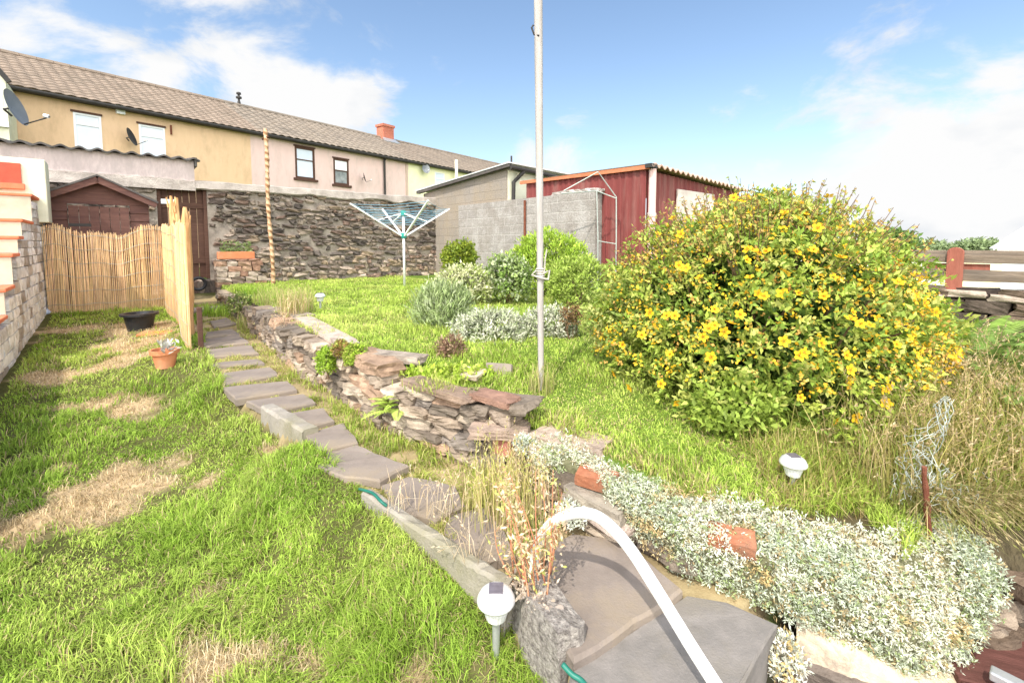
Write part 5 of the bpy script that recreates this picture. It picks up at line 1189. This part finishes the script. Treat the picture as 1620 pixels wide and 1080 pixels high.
# tall grasses
def tall(name, label, P, h, w, pal, lean=(.1, .7), ang=None, kind=None, heads=.4, cat='grass', hc=None):
    P = np.asarray(P, float); n = len(P); H = h * rng.uniform(.55, 1.15, n); a = rng.uniform(0, 6.28, n) if ang is None else ang + rng.normal(0, .7, n)
    l = rng.uniform(*lean, n); C = pick(pal, n, .15); c = P.mean(0)
    V, Fc, CC = blades(P, H, w * rng.uniform(.7, 1.3, n), l, a, C, np.clip(C * 1.15, 0, 1)); 
    tip = V.reshape(-1, 5, 3)[:, 4]; mid = V.reshape(-1, 5, 3)[:, 2:4].mean(1)
    k = rng.random(n) < heads; tp_, md = tip[k], mid[k]; nh = len(tp_)
    if nh:
        d = nrm(tp_ - md); m_ = 5; PP = np.repeat(tp_, m_, 0) - np.repeat(d, m_, 0) * rng.uniform(0, .055, (nh * m_, 1)); DD = np.repeat(d, m_, 0) + rng.normal(0, .3, (nh * m_, 3))
        v2, f2, c2 = leaf_arrays(PP, DD, rand_dirs(nh * m_), .022, .006, pick(hc or pal, nh * m_, .15)); V = np.vstack([V, v2]); Fc = Fc + [f2 + len(CC)]; CC = np.vstack([CC, c2])
    zb = P[:, 2].min(); o = bulk(name, V, Fc, CC, M['grass'], None, (c[0], c[1], zb))
    if kind: stuff(o, label, cat)
    else: tag(o, label, cat)
    return o
STR = [(.66, .50, .28), (.58, .46, .22), (.72, .58, .36), (.46, .44, .16), (.36, .42, .1)]
def disc(c, rx, ry, n):
    a = rng.uniform(0, 6.28, n); r_ = np.sqrt(rng.random(n)); x = c[0] + rx * r_ * np.cos(a); y = c[1] + ry * r_ * np.sin(a); return np.c_[x, y, Hg(x, y)]
tall('dry_grass', 'pale tall dry grass tuft left of the distant solar light', disc(G(464, 497, .71), .22, .4, 380), .36, .008, STR, kind=None)
tall('dry_grass', 'straw coloured grass on the wall top near the twisted pole', disc(G(430, 480, .71), .45, .5, 520), .28, .008, [(.5, .55, .16), (.62, .54, .26), (.36, .48, .1)])
tall('dry_grass', 'bleached weed stalks hanging down the stone wall face', np.array([G(450 + rng.normal(0, 5), 505 + rng.uniform(-5, 20), .66) for _ in range(90)]), .22, .007, [(.70, .48, .32), (.66, .52, .34)], (.5, 1.2))
tall('green_tuft', 'bright grass mound right of the back door', disc(G(375, 468, .70), .55, .5, 900), .2, .011, [(.36, .54, .07), (.28, .46, .05), (.44, .56, .1)], heads=.0)
tall('dry_grass', 'wispy pale grass arching over the dark flagstones', np.vstack([np.array([G(690 + rng.normal(0, 14), 815 + rng.normal(0, 8), .28) for _ in range(26)]), np.array([G(640 + rng.normal(0, 16), 806 + rng.normal(0, 8), .28) for _ in range(26)]), np.array([G(740 + rng.normal(0, 16), 885 + rng.normal(0, 6), .27) for _ in range(24)])]), .22, .0035, [(.8, .66, .48), (.72, .56, .36)], (.2, 1.0))
tall('dry_grass', 'tall blond grass behind the red stemmed weed', np.array([G(800 + rng.normal(0, 32), 800 + rng.normal(0, 28), .27) for _ in range(430)]), .30, .004, [(.76, .62, .38), (.70, .52, .32), (.6, .56, .2), (.5, .52, .14)], (.05, .6), heads=.6)
tall('dry_grass', 'thin grass sprouting at the foot of the white pole', disc(pb + np.array([.0, -.03, 0]), .09, .08, 90), .22, .005, [(.5, .44, .2), (.42, .46, .12)], (.1, .6), heads=.1)
tall('green_tuft', 'grass tuft drooping over the top of the stone tier', np.array([G(690 + rng.normal(0, 22), 612 + rng.normal(0, 6), .66) for _ in range(200)]), .10, .005, [(.44, .54, .1), (.56, .54, .18), (.36, .46, .08)], (.5, 1.2), heads=0)
tall('green_tuft', 'mossy grass along the foot of the stone walls by the path', np.array([p + np.array([rng.normal(-.05, .05), rng.normal(-.05, .05), -.03]) for p in [np.array([np.interp(f_, np.arange(9), WBP[:9, k]) for k in range(3)]) for f_ in rng.uniform(1, 8, 700)]]), .09, .006, [(.44, .52, .1), (.58, .52, .2), (.32, .42, .07)], (.3, 1.1), heads=0)
# big rough grass at right
def rough_pts(n):
    x = rng.uniform(1.45, 3.3, n); y = rng.uniform(1.93, 3.4, n); k = (y > 1.95) & (((x - bc[0]) / 1.2) ** 2 + ((y - bc[1]) / .95) ** 2 > .75) & (x > 1.45 + .25 * np.clip(2.3 - y, 0, 1)); k &= (rng.random(n) < smooth(1.5, 2.1, x) * .95 + .05)
    return np.c_[x[k], y[k], Hg(x[k], y[k])]
tall('rough_grass', 'long rough dry grass filling the right hand corner below the bush', rough_pts(8200), .46, .0048, [(.52, .42, .17), (.44, .40, .12), (.62, .48, .26), (.30, .36, .08), (.34, .30, .10), (.24, .30, .06)], (.2, 1.0), None, 'stuff', .35, hc=[(.62, .46, .26), (.5, .36, .2), (.66, .54, .34)])
tall('rough_grass', 'mixed green and brown grass under the front edge of the bush', np.c_[(lambda x, y: (x, y, Hg(x, y)))(rng.uniform(1.3, 2.5, 2600), rng.uniform(1.95, 2.5, 2600))].reshape(3, -1).T if False else (lambda x, y: np.c_[x, y, Hg(x, y)])(rng.uniform(1.25, 2.3, 2400), rng.uniform(1.98, 2.45, 2400)), .16, .0042, [(.40, .46, .1), (.5, .42, .18), (.32, .40, .07), (.44, .34, .14)], (.2, .9), None, 'stuff', .1)
x_ = rng.uniform(1.72, 3.2, 1500); tall('dry_grass', 'dry grass hanging over the edge above the dark stones at the right', np.c_[x_, rng.uniform(1.93, 2.02, 1500), Hg(x_, np.full(1500, 1.98))], .34, .0045, [(.52, .42, .2), (.60, .48, .27), (.36, .36, .12), (.28, .30, .09)], (.5, 1.2), -math.pi / 2, None, .3)
# red stemmed weed
wp = G(850, 925, .27); th = thing('red_stemmed_weed', 'tall weed with red stems and pale seed heads beside the handrail', 'plant', wp); mb = MB(); P = []; D = []; C = []
for k in range(17):
    b_ = wp + np.array([rng.normal(-.02, .045), rng.normal(0, .05), -.01]); d = nrm(np.array([rng.normal(-.10, .24), rng.normal(.05, .2), 1])); l = rng.uniform(.22, .46); e = b_ + d * l + np.array([rng.normal(0, .04), rng.normal(0, .04), 0]); pts = spline([b_, b_ + d * l * .5, e], 5); mb.tube(pts, np.linspace(.0038, .0012, len(pts)), 5)
    for q in range(46): t = rng.random() ** .6; p = b_ + (e - b_) * t; P.append(p + rng.normal(0, .016, 3)); D.append(nrm(rand_dirs(1)[0] + np.array([0, 0, .5]))); C.append(random.choice([(.78, .60, .36), (.82, .68, .42), (.66, .42, .26), (.6, .58, .2), (.5, .54, .14), (.84, .68, .5)]))
mb.build('stems', pm('red_stem', (.36, .13, .07), (.58, .28, .15), 9, .7, 0), th, world=True, smooth_=True)
leaves('seed_heads', np.array(P), np.array(D), rand_dirs(len(P)), .026, .009, np.array(C), M['leaf'], th)

# snow-in-summer mats ------------------------------------------------
TOP = [(838, 700, .49), (900, 700, .50), (960, 742, .46), (1080, 785, .42), (1190, 808, .40), (1290, 838, .37), (1400, 862, .34), (1480, 828, .37), (1560, 872, .32)]
BOT = [(858, 770, .29), (925, 790, .30), (1000, 842, .25), (1090, 905, .19), (1240, 965, .11), (1350, 1012, .02), (1430, 1070, -.07), (1500, 1078, -.12), (1575, 960, .12)]
tp3 = np.array([G(*p) for p in TOP]); bt3 = np.array([G(*p) for p in BOT])
def loft(uu, vv):
    s = uu * (len(TOP) - 1); a = np.stack([np.interp(s, np.arange(len(TOP)), tp3[:, k]) for k in range(3)], -1); b_ = np.stack([np.interp(s, np.arange(len(TOP)), bt3[:, k]) for k in range(3)], -1)
    p = a + (b_ - a) * vv[..., None]
    n1_ = fbm(uu * 14, vv * 4, 1., 101); bulge = np.sin(np.pi * np.clip(vv, 0, 1)) * (.05 + .09 * n1_ + .07 * np.exp(-((uu - .33) / .14) ** 2)) + .03 * (fbm(uu * 40, vv * 9, 1., 103) - .5)
    nn = np.array([-.25, -.75, .62]); return p + nn * bulge[..., None]
uu, vv = np.meshgrid(np.linspace(0, 1, 120), np.linspace(-.06, 1, 24), indexing='ij'); Gd = loft(uu, vv)
th = thing('snow_in_summer', 'silver white carpet plant spilling over the stone edge by the handrail', 'plant', tuple(tp3[4])); th['kind'] = 'stuff'
mb = MB(); mb.grid(Gd - np.array([0, -.012, .015]), (.85, .85, .75)); mb.build('plant_core', pm('mat_core', (.10, .10, .05), (.22, .21, .12), 30, .95, .8, 60), th, world=True, smooth_=True)
n = 13000; u_ = rng.random(n); v_ = rng.uniform(-.1, 1.06, n)
cover = fbm(u_ * 22, v_ * 5, 1., 111); keep = ((cover > .40) | (rng.random(n) < .42)) & ~((u_ > .08) & (u_ < .22) & (v_ > .35) & (v_ < 1.0)); u_, v_ = u_[keep], v_[keep]
# leave the bare stones near the left part open
n = len(u_); P = loft(u_, v_); stray = rng.normal(0, .012, P.shape); P = P + stray; per = 6
tint = fbm(u_ * 9, v_ * 3, 1., 121); gold = smooth(.62, .72, fbm(u_ * 12 + 3, v_ * 4, 1., 131))
pal = np.where(tint[:, None] > .5, np.array([.76, .76, .62]), np.array([.60, .65, .50])) * (1 + rng.normal(0, .12, (n, 1)))
pal = pal * (1 - gold[:, None]) + np.array([.62, .47, .22]) * gold[:, None]
fade = smooth(.5, .0, u_)[:, None]; pal = pal * (1 - .4 * fade) + np.array([.84, .78, .62]) * .4 * fade
pal = np.where(rng.random((n, 1)) < .18, np.array([.36, .44, .2]), pal); pal = np.where(rng.random((n, 1)) < .10, np.array([.5, .38, .2]), pal)
PP = np.repeat(P, per, 0) + rng.normal(0, .005, (n * per, 3)); DD = nrm(np.array([-.15, -.55, .6]) + rng.normal(0, .75, (n * per, 3)))
leaves('foliage', PP, DD, rand_dirs(n * per) + np.array([0, -.4, .6]), rng.uniform(.011, .022, n * per), rng.uniform(.004, .0065, n * per), np.clip(np.repeat(pal, per, 0) * (1 + rng.normal(0, .1, (n * per, 1))), 0, .95), M['silver'], th)
def tuft(label, c, rad, n, pal, sd): return shrub('silver_tuft', label, 'plant', c, rad, n, .022, .008, pal, 3, None, .6, .5, .25, sd, dark=.6, m='silver', per=6)
WHP = [(.78, .78, .66), (.66, .70, .56), (.84, .82, .72)]
tuft('grey green round tuft growing in the wall by the pink stone', AT(832, 706, 2.45), (.055, .05, .055), 170, [(.58, .64, .50), (.66, .7, .58)], 41)
tuft('small silver plant hanging beside the front step slab', AT(1242, 1045, 1.62), (.06, .06, .09), 240, WHP + [(.6, .45, .2)], 42)
tuft('silver tuft clinging below the grey stone edge over the path', AT(905, 812, 2.12), (.07, .05, .06), 200, WHP, 43)

# wire netting + rusty post
th = thing('wire_netting', 'crumpled roll of galvanised wire netting in the rough grass', 'netting', AT(1465, 760, 2.0)); mb = MB()
a, b_ = AT(1500, 630, 2.15), AT(1436, 765, 2.0); ax = nrm(b_ - a); s = nrm(np.cross(ax, (0, 1, 0))); w_ = np.cross(s, ax)
for k in range(11):
    ph = rng.uniform(0, 6.28); r0 = rng.uniform(.015, .05); pts = [a + (b_ - a) * t + (s * math.cos(ph + t * 9) + w_ * math.sin(ph + t * 9)) * r0 * (.5 + 1.6 * t) + rng.normal(0, .006, 3) for t in np.linspace(0, 1.05, 22)]; mb.tube(pts, .0014, 4)
for k in range(34):
    q = b_ + rng.normal(0, 1, 3) * np.array([.11, .06, .05]) + np.array([.08, -.03, -.02]); pts = [q + np.array([math.cos(t), .3 * math.sin(t * 1.3), math.sin(t)]) * rng.uniform(.015, .06) + rng.normal(0, .004, 3) for t in np.linspace(0, rng.uniform(2, 6), 10)]; mb.tube(pts, .0013, 4)
mb.build('wire_mesh', M['wire'], th, world=True)
b_ = G(1470, 842, .36); t_ = AT(1462, 738, b_[1] - .02); mb = MB(); k = 9; mb.tube([b_ + (t_ - b_) * t + rng.normal(0, .0012, 3) for t in np.linspace(-.25, 1, k)], .012 * (1 + .12 * rng.normal(size=k)), 7); tag(mb.build('rusty_stake', M['rust'], loc=tuple(b_)), 'rusty iron stake standing among the silver plants', 'stake')

# distant tree and hedge
def tree(label, u, v, Y, rad, pal, sd):
    q = AT(u, v, Y); th = shrub('tree', label, 'tree', q, rad, 700, .5, .3, pal, 0, None, .3, .4, .3, sd, base=q[2] - rad[2], dark=.4, per=5); 
    mb = MB(); mb.tube([(q[0], q[1], 0), (q[0], q[1], q[2])], [.25, .12], 8); mb.build('trunk', M['twig'], th, world=True); return th
tree('rounded green tree behind the bush and fence', 1412, 392, 38, (1.5, 1.4, 1.1), [(.14, .24, .05), (.2, .3, .08)], 51)
for k, (u, r_) in enumerate([(1470, 1.6), (1540, 1.9), (1570, 1.3)]):
    tree(['low pale hedge tree left of the red fence post', 'low pale hedge tree just right of the red fence post', 'low pale hedge tree next to the white gabled building'][k], u, 396, 60, (2.6, 1.5, r_ * .62), [(.34, .42, .22), (.28, .36, .16)], 52 + k)

# ================================================================== SKY, SUN, CAMERA
sun_dir = nrm(np.array([-.45, -.89, 0])); el = R(52)
w = bpy.data.worlds.new('World'); sc.world = w; w.use_nodes = True; nt = w.node_tree; nt.nodes.clear(); L = nt.links.new
out = N(nt, 'ShaderNodeOutputWorld'); sky = N(nt, 'ShaderNodeTexSky', sky_type='NISHITA', sun_disc=False)
sky.sun_elevation = el; sky.sun_rotation = math.atan2(sun_dir[0], sun_dir[1]) % (2 * math.pi); sky.air_density = 1.; sky.dust_density = .6; sky.ozone_density = 1.6
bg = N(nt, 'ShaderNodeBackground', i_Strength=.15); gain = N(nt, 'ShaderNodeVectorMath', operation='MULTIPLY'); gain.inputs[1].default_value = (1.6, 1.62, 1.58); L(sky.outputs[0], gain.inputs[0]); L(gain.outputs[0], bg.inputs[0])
tc = N(nt, 'ShaderNodeTexCoord'); vec = tc.outputs['Generated']
def math_(op, a, b_=None, c=None):
    n_ = N(nt, 'ShaderNodeMath', operation=op)
    for i, x in enumerate((a, b_, c)):
        if x is None: continue
        if isinstance(x, (int, float)): n_.inputs[i].default_value = x
        else: L(x, n_.inputs[i])
    return n_.outputs[0]
mp = N(nt, 'ShaderNodeMapping'); mp.inputs['Scale'].default_value = (1, 1, 1.9); L(vec, mp.inputs[0])
nz = N(nt, 'ShaderNodeTexNoise', i_Scale=4.2, i_Detail=10., i_Roughness=.6, i_Distortion=.35); L(mp.outputs[0], nz.inputs['Vector'])
CLOUDS = [(300, 35, 200, .46), (120, 40, 150, .42), (480, 40, 130, .42), (20, 20, 120, .36), (590, 60, 90, .40), (430, 165, 120, .75), (540, 160, 90, .72), (310, 130, 80, .6), (600, 120, 60, .5), (690, 85, 45, .32), (1390, 130, 85, .56), (1300, 130, 55, .42), (1490, 125, 60, .47), (1200, 165, 80, .36), (1210, 220, 80, .26), (1330, 200, 80, .3), (1490, 235, 62, .8), (1610, 255, 75, .95), (1450, 295, 55, .7), (1545, 345, 105, .95), (1640, 330, 120, 1.), (1400, 15, 60, .40), (900, 262, 60, .42), (830, 250, 50, .4), (960, 275, 50, .2)]
tot = None
for u, v, r_, wt_ in CLOUDS:
    d = nrm(ray(u, v)); dp = N(nt, 'ShaderNodeVectorMath', operation='DOT_PRODUCT'); L(vec, dp.inputs[0]); dp.inputs[1].default_value = d
    k = (F / r_) ** 2 * 2.2 / (1 + ((u - 810) / F) ** 2)
    e = math_('MULTIPLY', math_('EXPONENT', math_('MULTIPLY', math_('SUBTRACT', dp.outputs['Value'], 1.), k)), wt_)
    tot = e if tot is None else math_('MAXIMUM', tot, e)
sz = N(nt, 'ShaderNodeSeparateXYZ'); L(vec, sz.inputs[0])
dens = math_('ADD', math_('MULTIPLY', tot, 1.), math_('MULTIPLY', math_('SUBTRACT', nz.outputs[0], .5), 1.75))
# bright unseen clouds added behind the camera to fill the shadows
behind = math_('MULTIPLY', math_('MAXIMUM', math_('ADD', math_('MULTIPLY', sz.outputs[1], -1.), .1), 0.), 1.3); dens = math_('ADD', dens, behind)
mr = N(nt, 'ShaderNodeMapRange', interpolation_type='SMOOTHSTEP'); L(dens, mr.inputs[0]); mr.inputs[1].default_value = .28; mr.inputs[2].default_value = .62
haze = math_('MULTIPLY', math_('EXPONENT', math_('MULTIPLY', math_('MAXIMUM', sz.outputs[2], 0.), -7.)), .55)
nz2 = N(nt, 'ShaderNodeTexNoise', i_Scale=4.5, i_Detail=6., i_Roughness=.5); L(mp.outputs[0], nz2.inputs['Vector'])
cr = ramp(nt, [(.34, (.78, .82, .87)), (.52, (.99, .99, .99))]); L(nz2.outputs[0], cr.inputs[0])
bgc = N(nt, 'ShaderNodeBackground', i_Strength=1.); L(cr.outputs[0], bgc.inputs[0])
mb_ = N(nt, 'ShaderNodeMapRange', interpolation_type='SMOOTHSTEP'); L(sz.outputs[1], mb_.inputs[0]); mb_.inputs[1].default_value = .15; mb_.inputs[2].default_value = -.5; mb_.inputs[3].default_value = 1.0; mb_.inputs[4].default_value = 4.2; L(mb_.outputs[0], bgc.inputs[1])  # cloud strength raised behind the camera as added shadow fill
bgh = N(nt, 'ShaderNodeBackground', i_Strength=1.); bgh.inputs[0].default_value = (.80, .90, .98, 1)
m1 = N(nt, 'ShaderNodeMixShader'); L(haze, m1.inputs[0]); L(bg.outputs[0], m1.inputs[1]); L(bgh.outputs[0], m1.inputs[2])
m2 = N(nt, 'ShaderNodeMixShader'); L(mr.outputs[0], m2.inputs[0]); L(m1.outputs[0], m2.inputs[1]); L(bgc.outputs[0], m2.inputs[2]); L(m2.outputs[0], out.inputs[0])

sd = bpy.data.lights.new('sun', 'SUN'); sd.energy = 4.9; sd.angle = R(.6); sd.color = (1., .95, .86)
so = bpy.data.objects.new('sun', sd); col.objects.link(so); dv = Vector((sun_dir[0] * math.cos(el), sun_dir[1] * math.cos(el), math.sin(el))); so.rotation_euler = dv.to_track_quat('Z', 'Y').to_euler(); so.location = (-4, -8, 12)
cd = bpy.data.cameras.new('camera'); cd.sensor_width = 36; cd.lens = 36 * F / 1620; cd.clip_start = .05; cd.clip_end = 3000
cd.shift_y = -(540 - CY) / 1620
co = bpy.data.objects.new('camera', cd); col.objects.link(co); co.location = (0, 0, CAMZ); co.rotation_euler = (R(90) - PITCH, 0, 0); sc.camera = co
sc.render.engine = 'CYCLES'; sc.view_settings.view_transform = 'Standard'; sc.view_settings.look = 'None'; sc.view_settings.exposure = 0
sc.cycles.max_bounces = 6; sc.cycles.transparent_max_bounces = 4; sc.cycles.use_denoising = True
